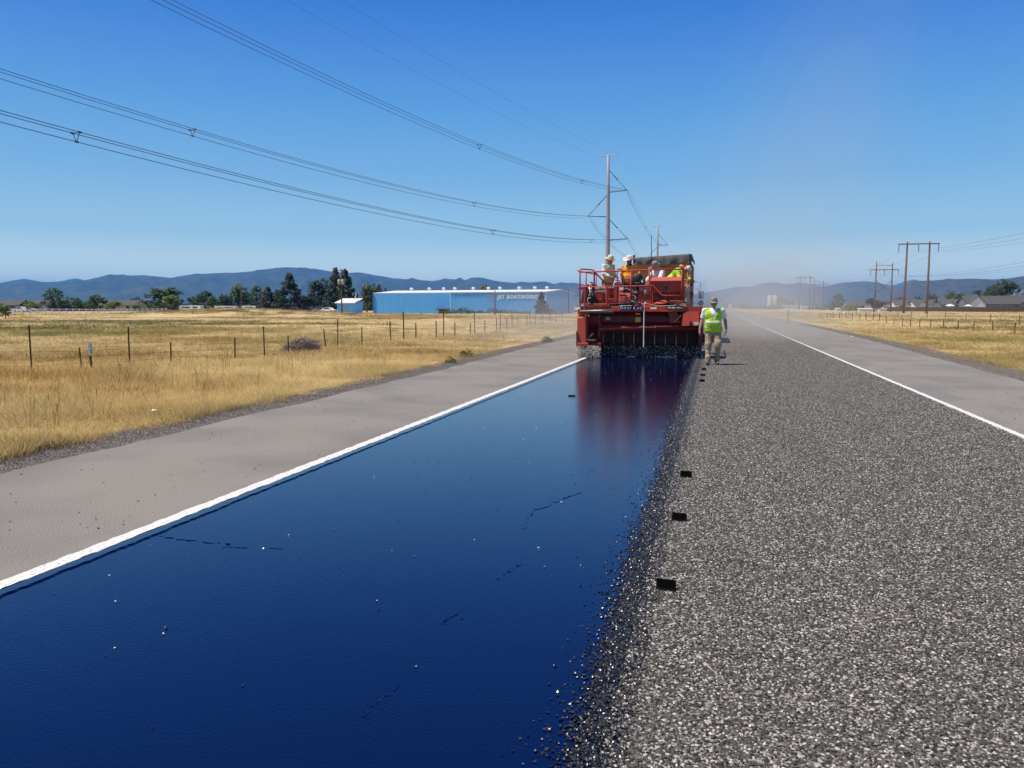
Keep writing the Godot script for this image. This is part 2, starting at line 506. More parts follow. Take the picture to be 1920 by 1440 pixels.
func road():
	var pl = func(z): return edge_at(PAVE_L, z)
	var pr = func(z): return edge_at(PAVE_R, z)
	var w1 = wob(0.1, 0.6, 3); var w2 = wob(0.1, 0.6, 4)
	# shoulders with a broken edge and a low side face
	var st = st_new()
	strip(st, -15, 60, 0.4, func(z): return pl.call(z) + w1.call(z), func(z): return -3.2, 0.0)
	strip(st, 60, 900, 20, pl, func(z): return -3.2, 0.0)
	strip(st, -15, 60, 0.4, func(z): return pl.call(z) + w1.call(z) - 0.03, func(z): return pl.call(z) + w1.call(z), -0.045, 0.0)
	setting(st, "shoulder", M.shoulder)
	st = st_new()
	strip(st, -15, 100, 0.5, func(z): return 3.2, func(z): return pr.call(z) + w2.call(z), 0.0)
	strip(st, 100, 900, 20, func(z): return 3.2, pr, 0.0)
	strip(st, -15, 100, 0.5, func(z): return pr.call(z) + w2.call(z), func(z): return pr.call(z) + w2.call(z) + 0.03, 0.0, -0.045)
	setting(st, "shoulder", M.shoulder)
	st = st_new()
	strip(st, -15, 900, 10, func(z): return -3.2, func(z): return 3.2, -0.004)
	setting(st, "road_base", M.shoulder)
	# loose gravel verges
	var g1 = wob(0.16, 0.8, 5); var g2 = wob(0.16, 0.8, 6)
	st = st_new()
	strip(st, -15, 60, 0.5, func(z): return edge_at(GRASS_L, z) - 0.35 + g1.call(z), func(z): return pl.call(z) + 0.25, -0.02)
	strip(st, 60, 400, 10, func(z): return edge_at(GRASS_L, z) - 0.3, func(z): return pl.call(z) + 0.2, -0.02)
	setting(st, "gravel_verge", M.gravel)
	st = st_new()
	strip(st, -15, 100, 0.5, func(z): return pr.call(z) - 0.25, func(z): return edge_at(GRASS_R, z) + 0.35 + g2.call(z), -0.02)
	strip(st, 100, 400, 10, func(z): return pr.call(z) - 0.2, func(z): return edge_at(GRASS_R, z) + 0.3, -0.02)
	setting(st, "gravel_verge", M.gravel)
	# fresh tar on the left lane
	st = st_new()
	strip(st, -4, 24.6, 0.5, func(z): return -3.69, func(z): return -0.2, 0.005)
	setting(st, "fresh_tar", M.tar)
	# raised lip of tar against the painted line, with a broken inner edge
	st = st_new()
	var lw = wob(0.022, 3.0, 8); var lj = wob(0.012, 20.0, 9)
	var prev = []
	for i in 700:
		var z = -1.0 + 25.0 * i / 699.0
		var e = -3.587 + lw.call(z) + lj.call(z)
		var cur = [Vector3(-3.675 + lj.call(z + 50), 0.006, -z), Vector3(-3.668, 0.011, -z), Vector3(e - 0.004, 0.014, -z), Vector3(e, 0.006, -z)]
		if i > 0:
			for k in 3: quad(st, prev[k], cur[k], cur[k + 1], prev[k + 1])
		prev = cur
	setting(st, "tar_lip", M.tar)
	# painted edge lines
	st = st_new()
	var a1 = wob(0.02, 6.0, 21); var a2 = wob(0.02, 6.0, 22)
	strip(st, -4, 40, 0.05, func(z): return -3.795 + a1.call(z), func(z): return -3.682 + a2.call(z), 0.009)
	strip(st, 40, 500, 5, func(z): return -3.795, func(z): return -3.672, 0.009)
	setting(st, "edge_line", M.paint_line)
	st = st_new()
	strip(st, -4, 40, 0.08, func(z): return 3.462 + a2.call(z), func(z): return 3.585 + a1.call(z), 0.009)
	strip(st, 40, 700, 5, func(z): return 3.462, func(z): return 3.585, 0.009)
	setting(st, "edge_line", M.paint_line)
	# chippings already laid: the right lane, and the left lane behind the spreader
	st = st_new()
	var cw = wob(0.05, 2.0, 23); var cj = wob(0.03, 12.0, 24)
	strip(st, -4, 60, 0.04, func(z): return -0.29 + cw.call(z) + cj.call(z), func(z): return 3.47 + a1.call(z * 1.3), 0.008)
	strip(st, 60, 800, 10, func(z): return -0.33, func(z): return 3.47, 0.008)
	setting(st, "chip_seal_lane", M.chipseal)
	st = st_new()
	strip(st, 24.6, 800, 10, func(z): return -3.66, func(z): return -0.32, 0.007)
	setting(st, "chip_seal_lane", M.chipseal)
	# the chippings themselves
	var all = func(_p): return true
	var spots = [[], [], []]
	for j in range(-1, 62):
		for i in 4:
			var k = rng.randi() % 3
			spots[k].append(Transform3D(Basis(Vector3.UP, (rng.randi() % 4) * PI / 2).scaled(Vector3(0.97, 1, 1)), Vector3(0.15 + i * 0.95, 0.008, -0.5 - j)))
	for k in 3:
		many(stone_patch(1.0, 1.0, 5600, [0.0045, 0.0092], CHIP, all, 0.3, 0.56), spots[k], "chippings", M.stone, "grey and white stone chippings covering the right lane", "chippings")
	# tar-wet chippings along the seam, thinning out over the tar
	var dark = [[0.012, 0.012, 0.013], [0.008, 0.008, 0.009], [0.02, 0.02, 0.022], [0.03, 0.03, 0.032], [0.07, 0.068, 0.065], [0.015, 0.016, 0.02]]
	for k in 4:
		var seam = []
		for j in range(-1, 24):
			if j % 4 == k or j % 4 == (k + 2) % 4 and j > 8: seam.append(Transform3D(Basis(), Vector3(-0.385, 0.006, -0.5 - j)))
		var nz = wob(0.06, 2.5, 60 + k)
		var keep = func(p): return p.x > -0.03 + nz.call(p.z * 3.0) or rng.randf() < exp((p.x + 0.03) * 26.0)
		var m = stone_patch(0.5, 1.0, 9500, [0.0045, 0.009], dark, func(p): return p.x < 0.13 + nz.call(p.z + 9.0) * 0.6 and keep.call(p), 0.3, 0.7)
		many(m, seam, "tarred_chippings", M.tarred_stone, "black tar-coated chippings along the seam between tar and gravel", "chippings")
	# strays on the tar and on the shoulder
	var strays = stone_patch(3.0, 22.0, 420, [0.005, 0.009], [[0.012, 0.012, 0.013], [0.02, 0.02, 0.02], [0.01, 0.01, 0.01], [0.45, 0.43, 0.4]], func(p): return rng.randf() < 0.35 + 0.65 * (p.x + 1.5) / 3.0)
	many(strays, [Transform3D(Basis(), Vector3(-2.0, 0.008, -12.6))], "stray_chippings", M.tarred_stone, "single dark chippings scattered over the wet tar", "chippings")
	strays = stone_patch(2.4, 40.0, 520, [0.005, 0.011], [[0.04, 0.035, 0.03], [0.08, 0.07, 0.06], [0.02, 0.02, 0.02]], all)
	many(strays, [Transform3D(Basis(), Vector3(-5.0, 0.002, -20.0)), Transform3D(Basis(Vector3.UP, PI), Vector3(5.0, 0.002, -26.0))], "stray_chippings", M.stone, "dark pebbles scattered over the grey shoulders", "chippings")
	# verge gravel
	var gs = [[0.05, 0.041, 0.034], [0.085, 0.07, 0.057], [0.13, 0.109, 0.09], [0.17, 0.145, 0.12], [0.24, 0.21, 0.178]]
	var gp = stone_patch(1.0, 1.0, 4200, [0.004, 0.013], gs, all, 0.3, 1.1)
	var at = []
	for j in 70:
		var z = j - 1.0
		at.append(Transform3D(Basis(Vector3.UP, (rng.randi() % 4) * PI / 2), Vector3((pl.call(z) + edge_at(GRASS_L, z)) / 2 - 0.05, -0.018, -z)))
		at.append(Transform3D(Basis(Vector3.UP, (rng.randi() % 4) * PI / 2), Vector3((pr.call(z + 8) + edge_at(GRASS_R, z + 8)) / 2 + 0.05, -0.018, -z - 8)))
	many(gp, at, "verge_gravel", M.stone, "loose brown grey gravel along the shoulder edges", "gravel")
	# cracks that show through the tar as beads
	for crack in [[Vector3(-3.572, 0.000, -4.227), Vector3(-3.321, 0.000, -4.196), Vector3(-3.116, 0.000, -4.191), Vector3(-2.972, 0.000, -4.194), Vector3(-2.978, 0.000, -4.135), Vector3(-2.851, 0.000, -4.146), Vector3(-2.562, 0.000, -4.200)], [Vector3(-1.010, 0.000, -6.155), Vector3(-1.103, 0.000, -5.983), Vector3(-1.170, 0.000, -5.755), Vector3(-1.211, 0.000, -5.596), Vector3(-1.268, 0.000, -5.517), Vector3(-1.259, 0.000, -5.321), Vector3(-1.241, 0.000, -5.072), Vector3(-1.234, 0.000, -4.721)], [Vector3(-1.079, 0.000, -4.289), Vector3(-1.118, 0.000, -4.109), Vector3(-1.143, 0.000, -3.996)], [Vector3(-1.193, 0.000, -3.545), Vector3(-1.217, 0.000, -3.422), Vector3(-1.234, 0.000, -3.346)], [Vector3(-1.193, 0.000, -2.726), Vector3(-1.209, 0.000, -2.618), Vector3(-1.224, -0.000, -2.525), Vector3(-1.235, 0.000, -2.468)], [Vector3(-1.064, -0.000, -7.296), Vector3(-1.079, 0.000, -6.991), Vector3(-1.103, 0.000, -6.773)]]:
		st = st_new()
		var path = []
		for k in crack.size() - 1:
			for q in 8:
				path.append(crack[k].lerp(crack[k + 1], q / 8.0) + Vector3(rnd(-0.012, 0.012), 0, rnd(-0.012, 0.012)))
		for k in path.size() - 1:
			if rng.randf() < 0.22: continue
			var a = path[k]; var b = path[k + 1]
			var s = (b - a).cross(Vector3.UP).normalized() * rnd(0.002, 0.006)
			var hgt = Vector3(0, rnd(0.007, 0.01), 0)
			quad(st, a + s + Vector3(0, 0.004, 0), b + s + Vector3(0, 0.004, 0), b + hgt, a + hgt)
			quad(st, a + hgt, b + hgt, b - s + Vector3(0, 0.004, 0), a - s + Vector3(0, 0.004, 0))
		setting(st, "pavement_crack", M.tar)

func ridge(called: String, dist: float, depth: float, pts: Array, material, rough: float, seed_: int):
	# pts: azimuth in degrees from straight ahead, height in metres; a range with a foot, a crest and a back slope
	var f := FastNoiseLite.new()
	f.seed = seed_
	f.frequency = 0.0011
	f.fractal_octaves = 5
	f.fractal_type = FastNoiseLite.FRACTAL_RIDGED
	var st := st_new(true)
	var cols = 300; var rows = 26
	for i in cols + 1:
		var az = lerp(float(pts[0][0]), float(pts[-1][0]), i / float(cols))
		var h = edge_at(pts, az)
		var dir = Vector3(sin(deg_to_rad(az)), 0, -cos(deg_to_rad(az)))
		for j in rows + 1:
			var t = j / float(rows) * 1.5
			var p = dir * (dist - depth * (1.0 - t))
			var n = f.get_noise_2d(p.x, p.z)
			var y = 0.0
			if t <= 1.0:
				y = h * (pow(t, 1.25) + n * rough * t * (1.0 - t) * 2.0) 
			else:
				y = h * (1.0 - pow((t - 1.0) / 0.5, 1.5))
			st.add_vertex(p + Vector3(0, y - 0.3, 0))
	for i in cols:
		for j in rows:
			var a = i * (rows + 1) + j
			for k in [a, a + 1, a + rows + 2, a, a + rows + 2, a + rows + 1]: st.add_index(k)
	setting(st, called, material)

func hills():
	var wood = noisy(noise_tex(0.02, [[0.0, lin(0.016, 0.03, 0.016)], [0.5, lin(0.03, 0.05, 0.024)], [0.68, lin(0.05, 0.065, 0.03)], [0.84, lin(0.08, 0.08, 0.04)], [1.0, lin(0.15, 0.13, 0.07)]], 512, FastNoiseLite.TYPE_SIMPLEX_SMOOTH, 5, 70), 3000.0, 1.0)
	var dry = noisy(noise_tex(0.03, [[0.0, lin(0.02, 0.03, 0.016)], [0.55, lin(0.028, 0.034, 0.02)], [0.7, lin(0.06, 0.055, 0.032)], [1.0, lin(0.16, 0.13, 0.085)]], 512, FastNoiseLite.TYPE_SIMPLEX_SMOOTH, 5, 71), 1300.0, 1.0)
	ridge("hill_range", 15000, 2600, [[-59.85, 327], [-49.78, 396], [-48.17, 396], [-47.47, 442], [-46.90, 470], [-46.43, 447], [-45.91, 423], [-44.98, 436], [-44.44, 474], [-44.05, 489], [-43.55, 460], [-42.64, 419], [-39.16, 376]], wood, 0.50, 1)
	ridge("hill_range", 9500, 3400, [[-63.50, 233], [-56.74, 243], [-51.35, 210], [-48.99, 233], [-48.17, 240], [-47.06, 260], [-45.48, 267], [-44.60, 266], [-43.55, 292], [-42.77, 328], [-42.15, 365], [-41.81, 354], [-41.21, 350], [-40.10, 354], [-39.46, 344], [-38.48, 332], [-37.64, 361], [-36.63, 381], [-35.77, 392], [-34.39, 399], [-33.33, 414], [-32.62, 440], [-31.72, 461], [-31.00, 472], [-29.72, 469], [-28.62, 449], [-27.69, 425], [-26.75, 411], [-25.92, 425], [-24.86, 398], [-23.52, 361], [-22.56, 343], [-21.59, 347], [-20.78, 315], [-20.23, 335], [-19.25, 348], [-18.58, 352], [-18.19, 339], [-17.68, 355], [-17.01, 365], [-16.11, 330], [-15.12, 307], [-14.49, 297], [-14.10, 314], [-13.35, 301], [-12.29, 320], [-11.58, 287], [-11.11, 313], [-10.56, 297], [-9.81, 287], [-8.45, 247], [-6.12, 201], [-3.81, 168], [-1.92, 148]], wood, 0.75, 2)
	ridge("hill_range", 12500, 2800, [[-7.27, 171], [-1.55, 202], [-0.07, 258], [1.39, 318], [2.41, 320], [3.19, 368], [3.90, 387], [4.71, 348], [5.54, 379], [6.34, 353], [7.03, 319], [7.71, 286], [11.62, 331], [12.24, 383], [12.67, 404], [13.17, 379], [14.10, 316], [15.32, 231]], wood, 0.50, 3)
	ridge("hill_range", 8000, 2200, [[3.58, 54], [5.67, 145], [7.03, 200], [8.27, 238], [9.19, 244], [9.85, 250], [10.40, 232], [10.99, 214], [11.79, 173], [12.91, 118], [14.14, 78]], wood, 0.60, 4)
	ridge("butte", 5200, 1300, [[9.75, 14], [10.71, 53], [11.64, 107], [12.25, 141], [12.68, 159], [13.48, 160], [14.27, 163], [14.62, 170], [14.98, 164], [15.72, 166], [16.15, 166], [17.02, 160], [18.00, 165], [18.55, 174], [19.76, 183], [23.34, 181], [31.89, 148]], dry, 0.60, 5)

# ------------------------------------------------------------------ grass
func blades(count: int, spread: float, h: Array, w: float, lean: float, seed_tip := 0.0) -> ArrayMesh:
	var v := PackedVector3Array(); var nn := PackedVector3Array(); var cc := PackedColorArray()
	for i in count:
		var a = rnd(0, TAU); var r = sqrt(rng.randf()) * spread
		var p = Vector3(cos(a) * r, -0.03, sin(a) * r)
		var d = Vector3(cos(a + rnd(-1.2, 1.2)), 0, sin(a + rnd(-1.2, 1.2)))
		var hh = rnd(h[0], h[1])
		var l = rnd(0.2, 1.0) * lean * hh
		var face = rnd(0, TAU)
		var s = Vector3(cos(face), 0, sin(face)) * w * rnd(0.7, 1.3)
		var m = p + Vector3(0, hh * 0.6, 0) + d * l * 0.35
		var t = p + Vector3(0, hh, 0) + d * l
		var tone = rnd(0.75, 1.2)
		var col = Color(tone, tone * rnd(0.94, 1.04), tone * rnd(0.8, 1.1))
		var nr = (s.cross(m - p).normalized() + Vector3.UP * 1.2).normalized()
		var tip = s * seed_tip
		for f in [[p - s, p + s, m + s * 0.8], [p - s, m + s * 0.8, m - s * 0.8], [m - s * 0.8, m + s * 0.8, t + tip], [m - s * 0.8, t + tip, t - tip]]:
			for q in f:
				v.append(q); nn.append(nr); cc.append(col)
	var arr = []
	arr.resize(Mesh.ARRAY_MAX)
	arr[Mesh.ARRAY_VERTEX] = v; arr[Mesh.ARRAY_NORMAL] = nn; arr[Mesh.ARRAY_COLOR] = cc
	var am := ArrayMesh.new()
	am.add_surface_from_arrays(Mesh.PRIMITIVE_TRIANGLES, arr)
	return am

func grass():
	var tint := FastNoiseLite.new()
	tint.seed = 90; tint.frequency = 0.09; tint.fractal_octaves = 3
	var broad := FastNoiseLite.new()
	broad.seed = 91; broad.frequency = 0.02; broad.fractal_octaves = 2
	var kinds = []
	for k in 3: kinds.append(blades(46, 0.24, [0.08, 0.25], 0.002, 1.2, 0.5))
	for k in 2: kinds.append(blades(46, 0.42, [0.05, 0.17], 0.0045, 1.7, 0.5))
	for k in 2: kinds.append(blades(44, 1.0, [0.04, 0.17], 0.014, 2.6, 0.5))
	var spots = []; var cols = []
	for k in kinds: spots.append([]); cols.append([])
	for side in [[-64.0, -3.0, 6.5, 260.0, 125000], [2.0, 32.0, 16.0, 280.0, 50000]]:
		for i in side[4]:
			var az = deg_to_rad(rnd(side[0], side[1]))
			var r = side[2] * pow(side[3] / side[2], rng.randf())
			var x = r * sin(az); var z = -r * cos(az)
			var e = 0.0
			if x < 0: e = edge_at(GRASS_L, -z) - x
			else: e = x - edge_at(GRASS_R, -z)
			var fray = 0.22 * tint.get_noise_2d(x * 9.0, z * 9.0)
			if e < fray: continue
			if rng.randf() > (0.75 if r < 14 else lerp(0.6, 0.14, clamp((r - 14.0) / 50.0, 0.0, 1.0))): continue
			var k = rng.randi() % 3 if r < 24 else (3 + rng.randi() % 2 if r < 62 else 5 + rng.randi() % 2)
			var n = tint.get_noise_2d(x, z)
			var b = broad.get_noise_2d(x, z)
			var c = Color(0.73, 0.56, 0.285).lerp(Color(0.93, 0.77, 0.47), clamp(0.5 + n * 1.1, 0, 1))
			c = c.lerp(Color(0.48, 0.31, 0.125), clamp(b * 1.6 - 0.1, 0, 0.75))
			if x < 0:
				# a greener, weedier stretch in the left field
				var gx = (x + 44.0) / 26.0; var gz = (z + 40.0) / 16.0
				var green = exp(-gx * gx - gz * gz) * (0.6 + 1.3 * n) * (1.0 if rng.randf() < 0.75 else 0.2)
				green = max(green, smoothstep(80.0, 120.0, -z) * (0.35 + 0.9 * b) * smoothstep(-60.0, -80.0, x))
				c = c.lerp(Color(0.33, 0.34, 0.16), clamp(green, 0, 0.85))
			else:
				c = c.lerp(Color(0.84, 0.70, 0.36), 0.6)
			if rng.randf() < 0.008 and e < 14.0: c = Color(0.12, 0.17, 0.05)
			var pick = rng.randf()
			if pick < 0.12: c = c.lerp(Color(0.92, 0.78, 0.5), 0.6)
			elif pick < 0.26: c = c.lerp(Color(0.36, 0.22, 0.09), 0.6)
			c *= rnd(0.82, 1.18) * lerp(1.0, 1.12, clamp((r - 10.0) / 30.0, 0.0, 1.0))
			c.a = 1.0
			var s = rnd(0.75, 1.25) * (0.75 + 0.35 * clamp(e / 3.0, 0.0, 1.0)) * (0.9 + 0.45 * b)
			if r > 62: s *= clamp(r / 85.0, 0.8, 1.7)
			var hs = (s if r < 62 else s * 0.62) * (0.7 + 1.1 * clamp(tint.get_noise_2d(x * 3.1, z * 3.1) + 0.25, 0.0, 1.0))
			spots[k].append(Transform3D(Basis(Vector3.UP, rnd(0, TAU)).scaled(Vector3(s, hs, s)), Vector3(x, gh(x, z), z)))
			cols[k].append(c)
	# weedy patches: green ones in the left field, rusty ones nearer the verge
	for p in [[-36.0, -37.0, 8.0, 3.0, 620, Color(0.3, 0.34, 0.15)], [-47.0, -46.0, 17.0, 7.0, 700, Color(0.46, 0.45, 0.23)], [-68.0, -66.0, 26.0, 13.0, 800, Color(0.42, 0.44, 0.24)], [-42.0, -62.0, 16.0, 5.0, 240, Color(0.46, 0.42, 0.21)], [-50.0, -96.0, 28.0, 6.0, 240, Color(0.55, 0.47, 0.24)], [-84.0, -120.0, 30.0, 6.0, 700, Color(0.46, 0.42, 0.22)],
			[-11.5, -12.0, 3.0, 2.2, 150, Color(0.52, 0.33, 0.15)], [-15.0, -13.5, 3.5, 2.0, 170, Color(0.5, 0.32, 0.14)], [-17.0, -19.5, 5.5, 2.6, 260, Color(0.52, 0.35, 0.16)], [-12.0, -21.0, 2.4, 2.2, 120, Color(0.55, 0.38, 0.18)], [-21.0, -30.0, 7.0, 2.4, 200, Color(0.56, 0.4, 0.19)], [20.0, -60.0, 6.0, 6.0, 180, Color(0.6, 0.5, 0.24)], [12.0, -40.0, 2.4, 3.0, 70, Color(0.55, 0.52, 0.2)], [32.0, -95.0, 10.0, 9.0, 180, Color(0.62, 0.48, 0.24)]]:
		for i in p[4]:
			var a = rnd(0, TAU); var q = pow(rng.randf(), 0.75)
			var x = p[0] + cos(a) * q * p[2]; var z = p[1] + sin(a) * q * p[3]
			var r = Vector2(x, z).length()
			if tint.get_noise_2d(x * 2.0 + 70, z * 2.0) < -0.12: continue
			var k = rng.randi() % 3 if r < 24 else (3 + rng.randi() % 2 if r < 62 else 5 + rng.randi() % 2)
			var s = rnd(0.8, 1.5)
			var hs = s * rnd(0.9, 1.5)
			spots[k].append(Transform3D(Basis(Vector3.UP, rnd(0, TAU)).scaled(Vector3(s, hs, s)), Vector3(x, gh(x, z), z)))
			var c = p[5] * rnd(0.75, 1.25)
			c.a = 1.0
			cols[k].append(c)
	for k in kinds.size():
		many(kinds[k], spots[k], "dry_grass", M.grass, "golden dry grass covering the fields beside the road", "grass", cols[k])
	# tall brittle weed stalks standing out of the grass
	var stalk = blades(6, 0.1, [0.25, 0.6], 0.0022, 0.35, 1.8)
	var ss = []; var sc = []
	for i in 900:
		var left = rng.randf() < 0.72
		var az = deg_to_rad(rnd(-56, -8) if left else rnd(4, 26))
		var r = (9.0 if left else 22.0) * pow(12.0, rng.randf())
		var x = r * sin(az); var z = -r * cos(az)
		if x < 0 and x > edge_at(GRASS_L, -z) - 0.6 or x > 0 and x < edge_at(GRASS_R, -z) + 0.6: continue
		if tint.get_noise_2d(x * 0.7 + 40, z * 0.7) < 0.05: continue
		var s = rnd(0.6, 1.15)
		ss.append(Transform3D(Basis(Vector3.UP, rnd(0, TAU)).scaled(Vector3(s, s, s) * (1.0 if r < 40 else 1.3)), Vector3(x, gh(x, z), z)))
		sc.append(Color(0.22, 0.13, 0.06) if rng.randf() < 0.5 else Color(0.4, 0.28, 0.13))
	many(stalk, ss, "weed_stalks", M.grass, "brown dry weed stalks standing in the grass", "weeds", sc)

# ------------------------------------------------------------------ power lines
func sagged(a: Vector3, b: Vector3, sag: float, n := 28) -> Array:
	var pts = []
	for i in n + 1:
		var t = i / float(n)
		pts.append(a.lerp(b, t) - Vector3(0, 4.0 * sag * t * (1.0 - t), 0))
	return pts

func cable_bundle(label: String, a: Vector3, b: Vector3, sag: float, spread: float, r: float, spacers: Array):
	var o = thing("power_cable", label, "power cable", a, 0.0, "bundled conductors of the steel pole line")
	var mid = sagged(Vector3.ZERO, b - a, sag)
	var side = (b - a).cross(Vector3.UP).normalized()
	var offs = [side * spread * 0.5, -side * spread * 0.5, Vector3(0, -spread * 0.86, 0)]
	for k in 3:
		var st = st_new(true)
		var p = []
		for i in mid.size():
			var pinch = min(1.0, min(i, mid.size() - 1 - i) * 0.5 + 0.25)
			p.append(mid[i] + offs[k] * pinch)
		tube(st, p, r, 4, false)
		obj(st, "strand", M.wire, o)
	for t in spacers:
		var c = mid[0].lerp(mid[-1], t) - Vector3(0, 4.0 * sag * t * (1.0 - t), 0)
		var st = st_new()
		for k in 3: tube(st, [c + offs[k], c + offs[(k + 1) % 3]], 0.02, 4)
		for k in 3: bx(st, c + offs[k] - Vector3(0.035, 0.035, 0.09), c + offs[k] + Vector3(0.035, 0.035, 0.09))
		obj(st, "spacer", M.wire, o)

func steel_pole(label: String, at: Vector3):
	var o = thing("steel_power_pole", label, "power pole", at, 0.0, "tubular steel power poles left of the road")
	var st = st_new(true)
	tube(st, [Vector3(0, -0.5, 0), Vector3(-0.05, 10, 0), Vector3(-0.1, 20, 0), Vector3(-0.15, 26.2, 0)], [0.46, 0.38, 0.29, 0.2], 12)
	obj(st, "shaft", M.pole_steel, o)
	st = st_new()
	tube(st, [Vector3(-1.95, 25.95, 0), Vector3(-1.8, 26.15, 0), Vector3(-0.1, 26.05, 0)], [0.05, 0.06, 0.09], 6)
	tube(st, [Vector3(-0.1, 26.05, 0), Vector3(1.4, 26.35, 0), Vector3(1.5, 26.15, 0)], [0.09, 0.06, 0.05], 6)
	obj(st, "shield_arm", M.pole_steel, o)
	for a in [[1.0, 23.7, 20.5, 3.05], [-1.0, 19.8, 16.55, 3.25], [1.0, 15.95, 12.75, 3.25]]:
		var tip = Vector3(a[0] * a[3] - 0.1, a[2] + 0.05, 0)
		st = st_new(true)
		tube(st, [Vector3(a[0] * 0.25 - 0.1, a[2] - 0.15, 0), tip], [0.09, 0.07], 6)
		obj(st, "insulator_post", M.insulator, o)
		st = st_new(true)
		var top = Vector3(a[0] * 0.25 - 0.1, a[1], 0)
		var mid = top.lerp(tip, 0.42)
		tube(st, [top, mid], 0.075, 6)
		tube(st, [mid, tip], 0.05, 6)
		bx(st, mid - Vector3(0.12, 0.1, 0.08), mid + Vector3(0.12, 0.1, 0.08))
		obj(st, "insulator_brace", M.insulator, o)
	return o

func h_frame(label: String, at: Vector3, height: float, braced: bool):
	var o = thing("h_frame_pole", label, "power pole", on_ground(at), 0.0, "wooden H-frame power poles right of the road")
	for s in [-1.0, 1.0]:
		var st = st_new(true)
		tube(st, [Vector3(s * 2.55, -0.6, 0), Vector3(s * 2.5, height * 0.5, 0), Vector3(s * 2.45, height + (0.9 if s < 0 and braced else 0.25), 0)], [0.3, 0.25, 0.18], 8)
		obj(st, "pole", M.pole_wood, o)
	var arm_y = height - (1.9 if braced else 0.35)
	var st = st_new()
	bx(st, Vector3(-4.5, arm_y - 0.14, 0.18), Vector3(4.5, arm_y + 0.14, 0.4))
	obj(st, "crossarm", M.pole_wood, o)
	for x in [-4.35, 0.0, 4.35]:
		st = st_new(true)
		var prof = []
		for k in 11: prof.append(Vector2(0.13 if k % 2 else 0.06, arm_y - 0.15 - k * 0.165))
		lathe(st, prof, 6, Transform3D(Basis(), Vector3(x, 0, 0.29)))
		obj(st, "insulator_string", M.insulator, o)
	if braced:
		for s in [-1.0, 1.0]:
			st = st_new()
			tube(st, [Vector3(-2.5 * s, height * 0.66, 0.1 * s), Vector3(2.5 * s, height * 0.38, 0.1 * s)], 0.11, 5)
			obj(st, "cross_brace", M.pole_wood, o)
		st = st_new()
		bx(st, Vector3(-2.5, height - 0.5, -0.08), Vector3(2.5, height - 0.36, 0.08))
		obj(st, "tie_beam", M.pole_wood, o)
	return o

func single_wire(label: String, a: Vector3, b: Vector3, sag: float, r: float, group: String):
	var st = st_new(true)
	tube(st, sagged(Vector3.ZERO, b - a, sag), r, 4, false)
	var o = obj(st, "power_wire", M.wire)
	o.position = a
	tag(o, label, "power wire", group)

